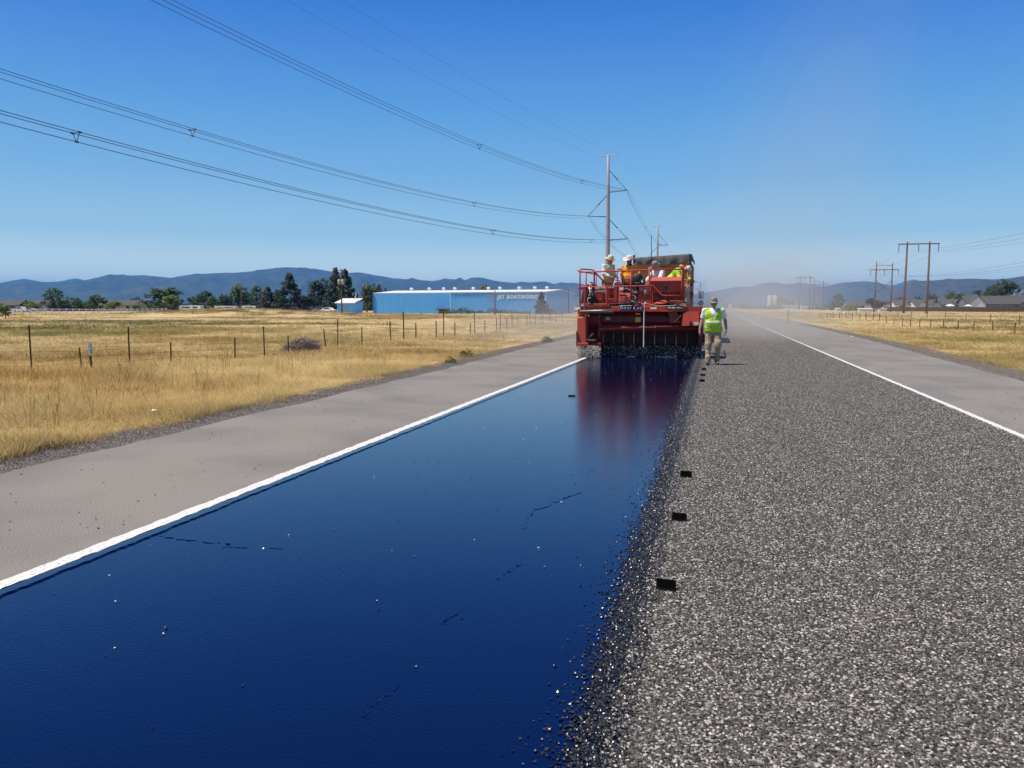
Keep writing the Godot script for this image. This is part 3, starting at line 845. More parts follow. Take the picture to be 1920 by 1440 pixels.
func power_lines():
	var near = Vector3(-17.3, 0, -128); var far = Vector3(-17.5, 0, -243); var farther = Vector3(-17.6, 0, -358); var back = Vector3(-34.6, 0, 0.85)
	steel_pole("tall steel power pole rising behind the red spreader", on_ground(near))
	steel_pole("distant steel power pole showing above the dump truck", on_ground(far))
	steel_pole("steel power pole standing left of the field fence, holding the near cable ends", on_ground(back))
	var names = ["uppermost three-strand cable running to the top right arm of the near steel pole", "middle three-strand cable running to the left arm of the near steel pole", "lowest three-strand cable running to the bottom right arm of the near steel pole"]
	var names2 = ["far span of the upper three-strand cable beyond the near steel pole", "far span of the middle three-strand cable beyond the near steel pole", "far span of the lower three-strand cable beyond the near steel pole"]
	var ends = [Vector3(3.0, 20.5, 0), Vector3(-3.35, 16.5, 0), Vector3(3.2, 12.7, 0)]
	var sp = [[0.19, 0.44, 0.8], [0.34, 0.66, 0.88], [0.16, 0.42, 0.77]]
	for k in 3:
		cable_bundle(names[k], near + ends[k], back + ends[k] + Vector3(0, -1.9, 0), 2.92, 0.46, 0.016, sp[k])
		cable_bundle(names2[k], near + ends[k], far + ends[k], 2.9, 0.46, 0.018, [0.3, 0.7])
	var sh = [Vector3(-1.9, 26.0, 0), Vector3(1.45, 26.15, 0)]
	var shn = ["thin shield wire from the left end of the near pole's top arm", "thin shield wire from the right end of the near pole's top arm"]
	for k in 2:
		single_wire(shn[k], near + sh[k], back + sh[k] + Vector3(0, -1.9, 0), 2.0, 0.008, "shield wires")
	# wooden H-frames on the right
	var ha = [Vector3(47.0, 0, -206.5), Vector3(45.4, 0, -433.5)]
	var hb = [Vector3(54.4, 0, -283), Vector3(55.4, 0, -460)]
	h_frame("nearest wooden H-frame power pole, two brown trunks and one crossarm", ha[0], 17.0, false)
	h_frame("distant wooden H-frame pole without braces, left of the pair far down the road", ha[1], 17.4, false)
	h_frame("wooden H-frame power pole with X brace behind the nearest H-frame", hb[0], 15.9, true)
	h_frame("distant X-braced H-frame pole, right of the pair far down the road", hb[1], 16.2, true)
	var dx = [-4.35, 0.0, 4.35]
	var lft = ["left", "middle", "right"]
	for k in 3:
		single_wire("%s wire strung from the nearest H-frame out of the picture" % lft[k], Vector3(47 + dx[k], 14.6, -206.2), Vector3(48.5 + dx[k], 14.6, 20), 2.6, 0.016, "wires of the H-frame lines")
		single_wire("%s wire between the nearest H-frame and the far unbraced one" % lft[k], Vector3(47 + dx[k], 14.6, -206.2), Vector3(45.4 + dx[k], 15.2, -433.2), 4.0, 0.02, "wires of the H-frame lines")
		single_wire("%s wire strung from the X-braced H-frame out of the picture" % lft[k], Vector3(54.4 + dx[k], 12.1, -282.7), Vector3(54.0 + dx[k], 12.1, -60), 3.2, 0.016, "wires of the H-frame lines")
	# single wooden poles far down the road, fading in the dust
	var sw = [["thin pole just right of the dump truck, far down the road", Vector3(-7.303, 0.000, -340.991), 10.0], ["second thin pole right of the dump truck, fading in the dust", Vector3(-6.759, 0.000, -434.655), 10.5], ["faint far pole above the walking worker's cap", Vector3(-1.125, 0.000, -581.614), 11.0], ["small far H pole near the white silos", Vector3(51.176, 0.000, -740.842), 15.0]]
	for s in sw:
		var o = thing("wooden_pole", s[0], "power pole", on_ground(s[1]), 0.0, "single poles far down the road")
		var st = st_new(true)
		tube(st, [Vector3(0, -0.5, 0), Vector3(0, s[2], 0)], [0.2, 0.13], 6)
		obj(st, "shaft", M.pole_wood, o)
		st = st_new()
		bx(st, Vector3(-1.2, s[2] - 0.9, -0.18), Vector3(1.2, s[2] - 0.72, -0.06))
		obj(st, "crossarm", M.pole_wood, o)

# ------------------------------------------------------------------ trees
var crowns := {}

func leaf_mesh(kind: String, seed_: int) -> ArrayMesh:
	# unit tree: height 1, half width about 0.5; foliage from many leaf-sized faces gathered in clumps
	rng.seed = seed_
	var v := PackedVector3Array(); var nn := PackedVector3Array(); var cc := PackedColorArray()
	var clumps = []
	if kind == "round":
		var lobes = []
		for i in 7: lobes.append([Vector3(rnd(-0.24, 0.24), rnd(0.27, 0.74), rnd(-0.24, 0.24)), rnd(0.18, 0.27)])
		for i in 120:
			var lb = lobes[rng.randi() % 7]
			var d = Vector3(rnd(-1, 1), rnd(-0.8, 1), rnd(-1, 1)).normalized() * pow(rng.randf(), 0.4)
			clumps.append([lb[0] + d * lb[1], rnd(0.05, 0.085)])
	elif kind == "cone":
		for i in 260:
			var t = pow(rng.randf(), 1.35)
			var y = lerp(0.05, 0.98, t)
			var r = 0.5 * pow(1.0 - t, 0.8) * (0.85 + 0.25 * sin(y * 34.0 + i % 3)) * sqrt(rnd(0.25, 1.2))
			var a = rnd(0, TAU)
			clumps.append([Vector3(cos(a) * r, y - r * 0.1, sin(a) * r), rnd(0.035, 0.07)])
	elif kind == "column":
		for i in 150:
			var t = rng.randf()
			var y = lerp(0.12, 0.97, t)
			var r = 0.5 * pow(sin(PI * clamp(0.12 + t * 0.86, 0, 1)), 0.6) * sqrt(rng.randf()) * rnd(0.8, 1.12)
			var a = rnd(0, TAU)
			clumps.append([Vector3(cos(a) * r, y, sin(a) * r), rnd(0.04, 0.075)])
	else:   # low bush
		for i in 90:
			var a = rnd(0, TAU); var r = sqrt(rng.randf()) * 0.5
			clumps.append([Vector3(cos(a) * r, rnd(0.05, 0.85) * sqrt(1.0 - r * r * 3.2), sin(a) * r), rnd(0.06, 0.1)])
	for c in clumps:
		var tone = rnd(0.7, 1.35)
		for k in 30:
			var d = Vector3(rnd(-1, 1), rnd(-1, 1), rnd(-1, 1)).normalized()
			var p = c[0] + d * c[1] * pow(rng.randf(), 0.5)
			var up = Vector3(rnd(-1, 1), rnd(-0.3, 1), rnd(-1, 1)).normalized()
			var s = up.cross(d).normalized() * rnd(0.015, 0.03)
			var t = up * rnd(0.024, 0.045)
			var nr = (d * 0.7 + Vector3.UP * 0.5 + (c[0] - Vector3(0, 0.5, 0)) * 0.8).normalized()
			var tn = tone * rnd(0.8, 1.25)
			var col = Color(tn * rnd(0.9, 1.15), tn, tn * rnd(0.8, 1.1))
			for q in [p - s, p + t, p + s]:
				v.append(q); nn.append(nr); cc.append(col)
	var arr = []
	arr.resize(Mesh.ARRAY_MAX)
	arr[Mesh.ARRAY_VERTEX] = v; arr[Mesh.ARRAY_NORMAL] = nn; arr[Mesh.ARRAY_COLOR] = cc
	var am := ArrayMesh.new()
	am.add_surface_from_arrays(Mesh.PRIMITIVE_TRIANGLES, arr)
	return am

var trunk_mesh: Mesh

func tree(called: String, label: String, at: Vector3, h: float, w: float, kind: String, leaf: String, group: String, base_up := 0.0, variant := -1):
	if crowns.is_empty():
		var keep = rng.state
		for k in ["round", "cone", "column", "bush"]:
			crowns[k] = [leaf_mesh(k, 101), leaf_mesh(k, 202), leaf_mesh(k, 303)]
		rng.state = keep
		var st = st_new(true)
		tube(st, [Vector3(0, -0.06, 0), Vector3(0.01, 0.2, 0), Vector3(0.0, 0.5, 0.01), Vector3(0.01, 0.8, 0)], [0.035, 0.025, 0.018, 0.005], 7)
		tube(st, [Vector3(0.01, 0.28, 0), Vector3(0.12, 0.5, 0.04), Vector3(0.18, 0.62, 0.06)], [0.016, 0.01, 0.004], 5)
		tube(st, [Vector3(0.0, 0.32, 0), Vector3(-0.11, 0.52, -0.05), Vector3(-0.17, 0.66, -0.06)], [0.016, 0.01, 0.004], 5)
		tube(st, [Vector3(0.0, 0.36, 0), Vector3(0.02, 0.55, 0.12), Vector3(0.03, 0.68, 0.17)], [0.014, 0.009, 0.004], 5)
		st.generate_normals()
		trunk_mesh = st.commit()
	var o = thing(called, label, "shrub" if kind == "bush" else "tree", on_ground(at), rnd(0, TAU), group)
	var k = variant if variant >= 0 else rng.randi() % 3
	var c = place(crowns[kind][k], "crown", M[leaf], o)
	c.scale = Vector3(w, h, w)
	c.position.y = base_up
	if kind != "bush":
		var t = place(trunk_mesh, "trunk", M.bark, o)
		t.scale = Vector3(h * 0.8, h, h * 0.8) if kind != "cone" else Vector3(h * 0.25, h, h * 0.25)
	return o

# ------------------------------------------------------------------ buildings and vehicles
func house(called: String, label: String, at: Vector3, turn: float, w: float, d: float, wall_h: float, roof_h: float, wall, roof, gables: Array, group: String):
	var o = thing(called, label, "house", on_ground(at), turn, group)
	var st = st_new()
	bx(st, Vector3(-w / 2, -0.3, -d / 2), Vector3(w / 2, wall_h, d / 2))
	for s in [-1.0, 1.0]:
		tri(st, Vector3(s * w / 2, wall_h, -d / 2), Vector3(s * w / 2, wall_h + roof_h * 0.94, 0), Vector3(s * w / 2, wall_h, d / 2))
	obj(st, "wall", wall, o)
	st = st_new()
	for s in [-1.0, 1.0]:
		hexa(st, [Vector3(-w / 2 - 0.5, wall_h - 0.25, s * (d / 2 + 0.5)), Vector3(w / 2 + 0.5, wall_h - 0.25, s * (d / 2 + 0.5)), Vector3(w / 2 + 0.5, wall_h + roof_h - 0.12, 0), Vector3(-w / 2 - 0.5, wall_h + roof_h - 0.12, 0),
			Vector3(-w / 2 - 0.5, wall_h - 0.08, s * (d / 2 + 0.5)), Vector3(w / 2 + 0.5, wall_h - 0.08, s * (d / 2 + 0.5)), Vector3(w / 2 + 0.5, wall_h + roof_h + 0.05, 0), Vector3(-w / 2 - 0.5, wall_h + roof_h + 0.05, 0)])
	var rf = obj(st, "roof", roof, o)
	for gb in gables:      # x, width, height of a small gable towards the front
		st = st_new()
		var zf = d / 2 + 0.7
		var gy = wall_h - 0.2
		tri(st, Vector3(gb[0] - gb[1] / 2, gy, zf), Vector3(gb[0] + gb[1] / 2, gy, zf), Vector3(gb[0], gy + gb[2], zf))
		bx(st, Vector3(gb[0] - gb[1] / 2 + 0.2, -0.3, d / 2 + 0.003), Vector3(gb[0] + gb[1] / 2 - 0.2, gy, zf))
		obj(st, "gable", M.siding_white if gb[3] else wall, o)
		st = st_new()
		for s in [-1.0, 1.0]:
			var a = Vector3(gb[0] + s * (gb[1] / 2 + 0.35), gy - 0.2, 0); var b = Vector3(gb[0], gy + gb[2] + 0.12, 0)
			hexa(st, [a + Vector3(0, 0, zf + 0.3), b + Vector3(0, 0, zf + 0.3), b + Vector3(0, 0, -0.2), a + Vector3(0, 0, d * 0.3),
				a + Vector3(0, 0.16, zf + 0.3), b + Vector3(0, 0.16, zf + 0.3), b + Vector3(0, 0.16, -0.2), a + Vector3(0, 0.16, d * 0.3)])
		obj(st, "gable_roof", roof, rf)
	for k in 3:
		var x = lerp(-w * 0.36, w * 0.36, k / 2.0)
		st = st_new()
		bx(st, Vector3(x - 0.75, 0.95, d / 2 + 0.01), Vector3(x + 0.75, 2.15, d / 2 + 0.05))
		var wn = obj(st, "window", M.glass, o)
		st = st_new()
		for q in [[-0.83, 0.87, -0.75, 2.23], [0.75, 0.87, 0.83, 2.23], [-0.75, 0.87, 0.75, 0.95], [-0.75, 2.15, 0.75, 2.23]]:
			bx(st, Vector3(x + q[0], q[1], d / 2 + 0.005), Vector3(x + q[2], q[3], d / 2 + 0.09))
		obj(st, "frame", M.siding_white, wn)
	return o

func vehicle(called: String, label: String, category: String, at: Vector3, turn: float, kind: String, paint, group: String):
	var o = thing(called, label, category, on_ground(at), turn, group)
	var side = []; var glass = []
	if kind == "pickup":
		side = [Vector2(-2.7, 0.45), Vector2(2.65, 0.45), Vector2(2.7, 0.95), Vector2(2.55, 1.1), Vector2(1.35, 1.18), Vector2(0.75, 1.8), Vector2(-0.75, 1.84), Vector2(-0.95, 1.2), Vector2(-2.65, 1.18)]
		glass = [Vector2(1.18, 1.22), Vector2(0.68, 1.7), Vector2(-0.65, 1.73), Vector2(-0.8, 1.22)]
	elif kind == "van":
		side = [Vector2(-3.6, 0.5), Vector2(3.5, 0.5), Vector2(3.6, 1.2), Vector2(3.0, 1.9), Vector2(3.0, 2.9), Vector2(-3.6, 3.0)]
		glass = [Vector2(1.6, 1.6), Vector2(1.6, 2.3), Vector2(-2.2, 2.3), Vector2(-2.2, 1.6)]
	else:
		side = [Vector2(-2.2, 0.4), Vector2(2.2, 0.4), Vector2(2.25, 0.75), Vector2(1.2, 0.92), Vector2(0.55, 1.42), Vector2(-0.9, 1.46), Vector2(-1.75, 1.0), Vector2(-2.25, 0.92)]
		glass = [Vector2(1.02, 0.95), Vector2(0.5, 1.35), Vector2(-0.8, 1.38), Vector2(-1.4, 0.98)]
	var hw = 1.15 if kind == "van" else 0.92
	var st = st_new()
	prism(st, side, -hw, hw)
	obj(st, "body", paint, o)
	st = st_new()
	prism(st, glass, -hw - 0.015, hw + 0.015)
	obj(st, "window", M.glass, o)
	for x in [-1.0, 1.0]:
		for z in [-1.0, 1.0]:
			st = st_new(true)
			lathe(st, [Vector2(0.0, -0.12), Vector2(0.3, -0.12), Vector2(0.36, -0.08), Vector2(0.36, 0.08), Vector2(0.3, 0.12), Vector2(0.0, 0.12)], 12, Transform3D(Basis(Vector3.RIGHT, PI / 2), Vector3(x * (2.3 if kind == "van" else 1.45), 0.36, z * (hw - 0.08))))
			obj(st, "wheel", M.rubber, o)
	return o

func far_left():
	# blue metal boat workshop
	var o = thing("workshop_building", "long blue corrugated metal workshop with white roof and white lettering", "building", Vector3(-37.4, 0, -173.0), atan2(4.0, 45.0) * -1.0)
	# local: x runs from -45.1 (left end) to 0 (right end), front at z = 0, depth 24
	var sections = [["wall", -45.0, -23.95, -0.5, 4.92], ["wall", -23.95, 0.0, 0.0, 4.95]]
	for s in sections:
		var st = st_new()
		var x = s[1]
		while x < s[2] - 0.2:
			var x1 = min(x + 0.45, s[2])
			var p = [Vector2(x, 0.0), Vector2(x + 0.24, 0.0), Vector2(x + 0.28, 0.08), Vector2(x + 0.4, 0.08), Vector2(x1, 0.0)]
			for k in 4:
				quad(st, Vector3(p[k].x, -0.3, s[3] + p[k].y), Vector3(p[k + 1].x, -0.3, s[3] + p[k + 1].y), Vector3(p[k + 1].x, s[4], s[3] + p[k + 1].y), Vector3(p[k].x, s[4], s[3] + p[k].y))
			x += 0.45
		obj(st, "wall", M.blue_wall, o)
	var st = st_new()
	quad(st, Vector3(-23.95, -0.3, -0.5), Vector3(-23.95, -0.3, 0.0), Vector3(-23.95, 4.95, 0.0), Vector3(-23.95, 4.92, -0.5))
	for e in [0.0, -45.0]:
		quad(st, Vector3(e, -0.3, -24), Vector3(e, -0.3, 0), Vector3(e, 4.95, 0), Vector3(e, 4.95, -24))
		tri(st, Vector3(e, 4.95, 0), Vector3(e, 5.64, -12), Vector3(e, 4.95, -24))
	quad(st, Vector3(-45, -0.3, -24), Vector3(0, -0.3, -24), Vector3(0, 4.95, -24), Vector3(-45, 4.95, -24))
	obj(st, "end_wall", M.blue_end, o)
	st = st_new()
	for seg in [[-45.3, -23.95, -0.75, 4.86], [-23.93, 0.25, 0.25, 4.92]]:
		for b in [[seg[2], seg[3]], [-24.3, 4.9]]:
			hexa(st, [Vector3(seg[0], b[1], b[0]), Vector3(seg[1], b[1], b[0]), Vector3(seg[1], 5.62, -12), Vector3(seg[0], 5.62, -12),
				Vector3(seg[0], b[1] + 0.2, b[0]), Vector3(seg[1], b[1] + 0.2, b[0]), Vector3(seg[1], 5.82, -12), Vector3(seg[0], 5.82, -12)])
	var roof = obj(st, "roof", M.white_roof, o)
	for k in 10:
		st = st_new(true)
		lathe(st, [Vector2(0.3, 0), Vector2(0.3, 0.35), Vector2(0.5, 0.4), Vector2(0.42, 0.75), Vector2(0.0, 0.85)], 10, Transform3D(Basis(), Vector3(-40.0 + k * 4.1 + (0.6 if k % 3 else -0.4), 5.74, -12)))
		obj(st, "roof_vent", M.white, roof)
	st = st_new()
	bx(st, Vector3(0.01, 2.3, -6.2), Vector3(0.06, 4.3, -5.0))
	obj(st, "window", M.pale_blue, o)
	st = st_new()
	bx(st, Vector3(-27.2, -0.3, -0.46), Vector3(-25.2, 1.1, -0.42))
	obj(st, "door", M.black, o)
	st = st_new()
	hexa(st, [Vector3(-27.6, 1.15, -0.45), Vector3(-24.2, 1.15, -0.45), Vector3(-24.2, 1.0, 0.9), Vector3(-27.6, 1.0, 0.9), Vector3(-27.6, 1.3, -0.45), Vector3(-24.2, 1.3, -0.45), Vector3(-24.2, 1.12, 0.9), Vector3(-27.6, 1.12, 0.9)])
	obj(st, "awning", M.shingle, o)
	st = st_new()
	bx(st, Vector3(-0.12, -0.3, 0.085), Vector3(0.02, 4.95, 0.12))
	obj(st, "corner_trim", M.white_roof, o)
	st = st_new()
	bx(st, Vector3(-24.02, -0.3, 0.085), Vector3(-23.9, 4.95, 0.12))
	obj(st, "corner_trim", M.white_roof, o)
	# lettering
	var txt := TextMesh.new()
	var fnt := FontVariation.new()
	var sf := SystemFont.new()
	sf.font_names = PackedStringArray(["Droid Sans"])
	sf.font_weight = 700
	fnt.base_font = sf
	fnt.variation_embolden = 0.0
	txt.font = fnt
	txt.text = "JET BOATWORKS"
	txt.font_size = 64
	txt.pixel_size = 0.0295
	txt.depth = 0.05
	var lo = place(txt, "lettering", M.white, o)
	var box = txt.get_aabb()
	lo.scale = Vector3(10.3 / box.size.x, 1.22 / box.size.y, 1.0)
	lo.position = Vector3(-12.0 + 5.15 - box.get_center().x * lo.scale.x, 3.78 - box.get_center().y * lo.scale.y, 0.13)
	var t2 := TextMesh.new()
	var f2 := SystemFont.new()
	f2.font_names = PackedStringArray(["Droid Serif"])
	f2.font_italic = true
	t2.font = f2
	t2.text = "Rogue"
	t2.font_size = 64
	t2.pixel_size = 0.03
	t2.depth = 0.04
	var l2 = place(t2, "script_lettering", M.pale_blue, o)
	box = t2.get_aabb()
	l2.scale = Vector3(2.55 / box.size.x, 1.5 / box.size.y, 1.0)
	l2.position = Vector3(-13.6 - box.get_center().x * l2.scale.x, 3.85 - box.get_center().y * l2.scale.y, 0.13)
	# lean-to at its left end, dish, and things in front
	o = thing("lean_to_shed", "low blue shed with white roof against the workshop's left end", "shed", Vector3(-80.871, 0.000, -160.066), -0.09)
	st = st_new()
	bx(st, Vector3(-2.5, -0.3, -3), Vector3(2.35, 2.5, 0))
	obj(st, "wall", M.blue_wall, o)
	st = st_new()
	hexa(st, [Vector3(-2.9, 2.4, 0.5), Vector3(2.4, 2.4, 0.5), Vector3(2.4, 3.4, -3.2), Vector3(-2.9, 3.4, -3.2), Vector3(-2.9, 2.55, 0.5), Vector3(2.4, 2.55, 0.5), Vector3(2.4, 3.55, -3.2), Vector3(-2.9, 3.55, -3.2)])
	obj(st, "roof", M.white_roof, o)
	st = st_new()
	bx(st, Vector3(-0.7, -0.3, 0.02), Vector3(0.2, 1.7, 0.08))
	obj(st, "door", M.steel, o)
	o = thing("satellite_dish", "white satellite dish at the workshop's left corner", "satellite dish", Vector3(-77.299, 3.761, -157.600))
	st = st_new(true)
	lathe(st, [Vector2(0, 0.0), Vector2(0.45, 0.06), Vector2(0.8, 0.22), Vector2(0.82, 0.25), Vector2(0.45, 0.12), Vector2(0, 0.05)], 16, Transform3D(Basis(Vector3.FORWARD, -1.15) * Basis(Vector3.RIGHT, 0.35), Vector3.ZERO))
	obj(st, "dish", M.white, o)
	st = st_new()
	tube(st, [Vector3(0, 0, 0), Vector3(0.3, -0.3, -0.4), Vector3(0.3, -2.2, -0.4)], 0.05, 5)
	obj(st, "mast", M.steel, o)
	# utility poles
	for u in [["utility pole with two grey transformers beside the blue lean-to shed", Vector3(-77.934, 0.000, -152.006), 9.9, true], ["thin dark pole standing before the workshop lettering", Vector3(-44.319, 0.000, -154.608), 5.1, false], ["utility pole with double crossarm among the left trees", Vector3(-160.804, 0.000, -238.288), 10.0, true], ["thin pole right of the blue workshop", Vector3(-35.043, 0.000, -188.221), 6.0, false], ["plain pole among the dark trees left of the tall conifer", Vector3(-145.371, 0.000, -226.758), 8.0, false]]:
		var p = thing("utility_pole", u[0], "utility pole", on_ground(u[1]))
		st = st_new(true)
		tube(st, [Vector3(0, -0.5, 0), Vector3(0, u[2], 0)], [0.17, 0.11], 7)
		obj(st, "shaft", M.pole_wood, p)
		if u[3]:
			st = st_new()
			bx(st, Vector3(-1.1, u[2] - 0.5, -0.15), Vector3(1.1, u[2] - 0.36, -0.03))
			bx(st, Vector3(-0.9, u[2] - 1.5, -0.15), Vector3(0.9, u[2] - 1.37, -0.03))
			obj(st, "crossarm", M.pole_wood, p)
			for s in ([-1.0, 1.0] if u[2] < 9.95 else []):
				st = st_new(true)
				lathe(st, [Vector2(0, -0.5), Vector2(0.3, -0.48), Vector2(0.3, 0.48), Vector2(0.12, 0.55), Vector2(0, 0.6)], 9, Transform3D(Basis(), Vector3(s * 0.42, u[2] - 2.9, 0.2)))
				obj(st, "transformer", M.car_silver, p)
	# trees behind the left field: px column, depth, height, width, kind, leaf
	var T = [
		["small light green roadside tree at the left picture edge", Vector3(-92.909, 0.000, -83.643), 2.1, 2.0, "round", "leaf_light"],
		["pale green tree in front of the left house roof", Vector3(-227.142, 0.000, -215.651), 4.0, 5.4, "round", "leaf_light"],
		["tall narrow green tree near the left picture edge", Vector3(-222.703, 0.000, -219.936), 8.0, 5.6, "column", "leaf_mid"],
		["slim green tree between the left houses", Vector3(-224.787, 0.000, -231.857), 4.9, 3.6, "column", "leaf_mid"],
		["dark bushy tree left of the low grey roof", Vector3(-209.697, 0.000, -225.433), 5.6, 6.2, "round", "leaf_mid"],
		["light green tree before the low grey roof", Vector3(-199.442, 0.000, -219.816), 3.8, 6.0, "round", "leaf_light"],
		["small dark tree behind the low grey roof, left one", Vector3(-241.467, 0.000, -279.428), 5.8, 3.2, "round", "leaf_dark"],
		["small dark tree behind the low grey roof, right one", Vector3(-234.757, 0.000, -275.997), 6.0, 4.2, "round", "leaf_dark"],
		["light green shrubby tree right of the low grey roof", Vector3(-194.842, 0.000, -227.260), 3.0, 4.4, "round", "leaf_light"],
		["largest round green tree in the left distance", Vector3(-206.236, 0.000, -257.517), 10.4, 13.6, "round", "leaf_mid"],
		["light green tree standing before the largest round tree", Vector3(-192.727, 0.000, -242.364), 5.6, 7.6, "round", "leaf_light"],
		["dark round tree right of the largest round tree", Vector3(-214.023, 0.000, -286.644), 8.6, 9.4, "round", "leaf_dark"],
		["small round green tree before the white trailers", Vector3(-175.450, 0.000, -242.750), 5.4, 5.0, "round", "leaf_mid"],
		["low dark tree left of the utility pole with crossarms", Vector3(-196.377, 0.000, -280.892), 7.0, 6.0, "round", "leaf_dark"],
		["tall round tree behind the utility pole with crossarms", Vector3(-192.084, 0.000, -282.020), 10.4, 8.0, "round", "leaf_mid"],
		["narrow tall green tree right of the utility pole", Vector3(-184.358, 0.000, -284.051), 10.2, 5.0, "column", "leaf_mid"],
		["dark conifer clump beside the narrow green tree", Vector3(-168.610, 0.000, -267.409), 9.2, 8.4, "cone", "leaf_conifer"],
		["broad pointed conifer standing alone left of the workshop", Vector3(-152.343, 0.000, -256.099), 13.8, 10.4, "cone", "leaf_conifer"],
		["wide dark conifer left of the tall pair", Vector3(-133.641, 0.000, -245.429), 10.6, 10.0, "round", "leaf_conifer"],
		["tall dark conifer behind the transformer pole, left one", Vector3(-126.367, 0.000, -242.146), 14.4, 8.4, "cone", "leaf_conifer"],
		["tall dark conifer behind the transformer pole, right one", Vector3(-121.773, 0.000, -240.236), 14.0, 8.8, "cone", "leaf_conifer"],
		["dark tree filling the gap left of the conifer clump", Vector3(-193.882, 0.000, -291.939), 7.6, 8.0, "round", "leaf_dark"],
		["dark tree behind the parked cars near the shed", Vector3(-153.117, 0.000, -271.482), 7.2, 9.0, "round", "leaf_conifer"],
		["dark tree right of the broad pointed conifer", Vector3(-161.132, 0.000, -279.766), 5.6, 7.0, "round", "leaf_dark"],
		["dark conifer between the narrow green tree and the broad conifer", Vector3(-165.190, 0.000, -268.308), 8.0, 6.4, "cone", "leaf_conifer"],
		["olive treetop rising over the workshop roof's left end", Vector3(-105.110, 0.000, -221.756), 8.4, 5.4, "round", "leaf_olive"],
		["dark treetop rising over the workshop roof near its left end", Vector3(-102.698, 0.000, -227.586), 9.0, 6.6, "round", "leaf_dark"],
		["olive treetop rising over the workshop roof's middle", Vector3(-69.697, 0.000, -231.066), 8.0, 5.6, "round", "leaf_olive"],
		["small blue-green conifer before the workshop's right corner", Vector3(-37.388, 0.000, -167.861), 4.7, 3.2, "cone", "leaf_conifer"],
	]
	for t in T:
		var far_one = t[1].length() > 200
		tree("conifer_tree" if t[4] == "cone" else "leafy_tree", t[0], t[1], t[2] * (1.12 if t[4] == "round" else 1.03), t[3] * (1.42 if t[4] == "round" else 1.3), t[4], t[5], "trees behind the left field")
	# shrubs along the workshop wall and between the trees
	var i = 0
	for b in [[838, 1.0, 3], [852, 1.5, 2.6], [873, 1.9, 3.2], [888, 1.2, 2.4], [905, 1.0, 2.6], [930, 1.7, 3.4], [948, 1.2, 2.8], [968, 1.0, 2.6], [988, 0.9, 2.6], [1034, 1.6, 2.6]]:
		tree("shrub", "%s green shrub along the foot of the workshop wall, counted from the awning" % ["first", "second", "third", "fourth", "fifth", "sixth", "seventh", "eighth", "ninth", "tenth"][i], Vector3(lerp(-61.2, -37.4, (b[0] - 834) / 190.0), 0, lerp(-171.0, -173.0, (b[0] - 834) / 190.0) + 1.8), b[1], b[2], "bush", "leaf_olive" if i % 2 else "leaf_mid", "shrubs along the workshop wall")
		i += 1
	# hedge mass along the horizon, too far to tell apart
	var spots = []; var cl = []
	for q in 330:
		var az = rnd(-50, -11) if q < 260 else rnd(-3, 22)
		var r = rnd(340, 460) if q < 260 else rnd(480, 900)
		var p = Vector3(r * sin(deg_to_rad(az)), 0, -r * cos(deg_to_rad(az)))
		var s = rnd(4.0, 9.5)
		spots.append(Transform3D(Basis(Vector3.UP, rnd(0, TAU)).scaled(Vector3(s * 1.5, s * rnd(0.4, 0.8), s * 1.5)), p))
		var tn = rnd(0.6, 1.3)
		cl.append(Color(tn, tn, tn))
	many(crowns["bush"][0], spots, "distant_trees", M.leaf_mid, "low band of far trees along the horizon", "trees", cl)
	# houses on the left
	house("house", "grey roofed house at the left picture edge", Vector3(-267.805, 0.000, -241.330), 0.3, 15, 9, 2.4, 1.9, M.siding_grey, M.shingle, [], "houses left of the road")
	house("house", "long dark roofed house behind the tall narrow tree", Vector3(-251.709, 0.000, -245.562), -0.1, 19, 9, 2.5, 1.7, M.siding_grey, M.shingle, [[4.0, 5.0, 1.4, false]], "houses left of the road")
	house("house", "low house with pale grey roof between light green trees", Vector3(-216.477, 0.000, -244.433), 0.15, 15, 9, 2.3, 1.9, M.siding_tan, M.shingle, [], "houses left of the road")
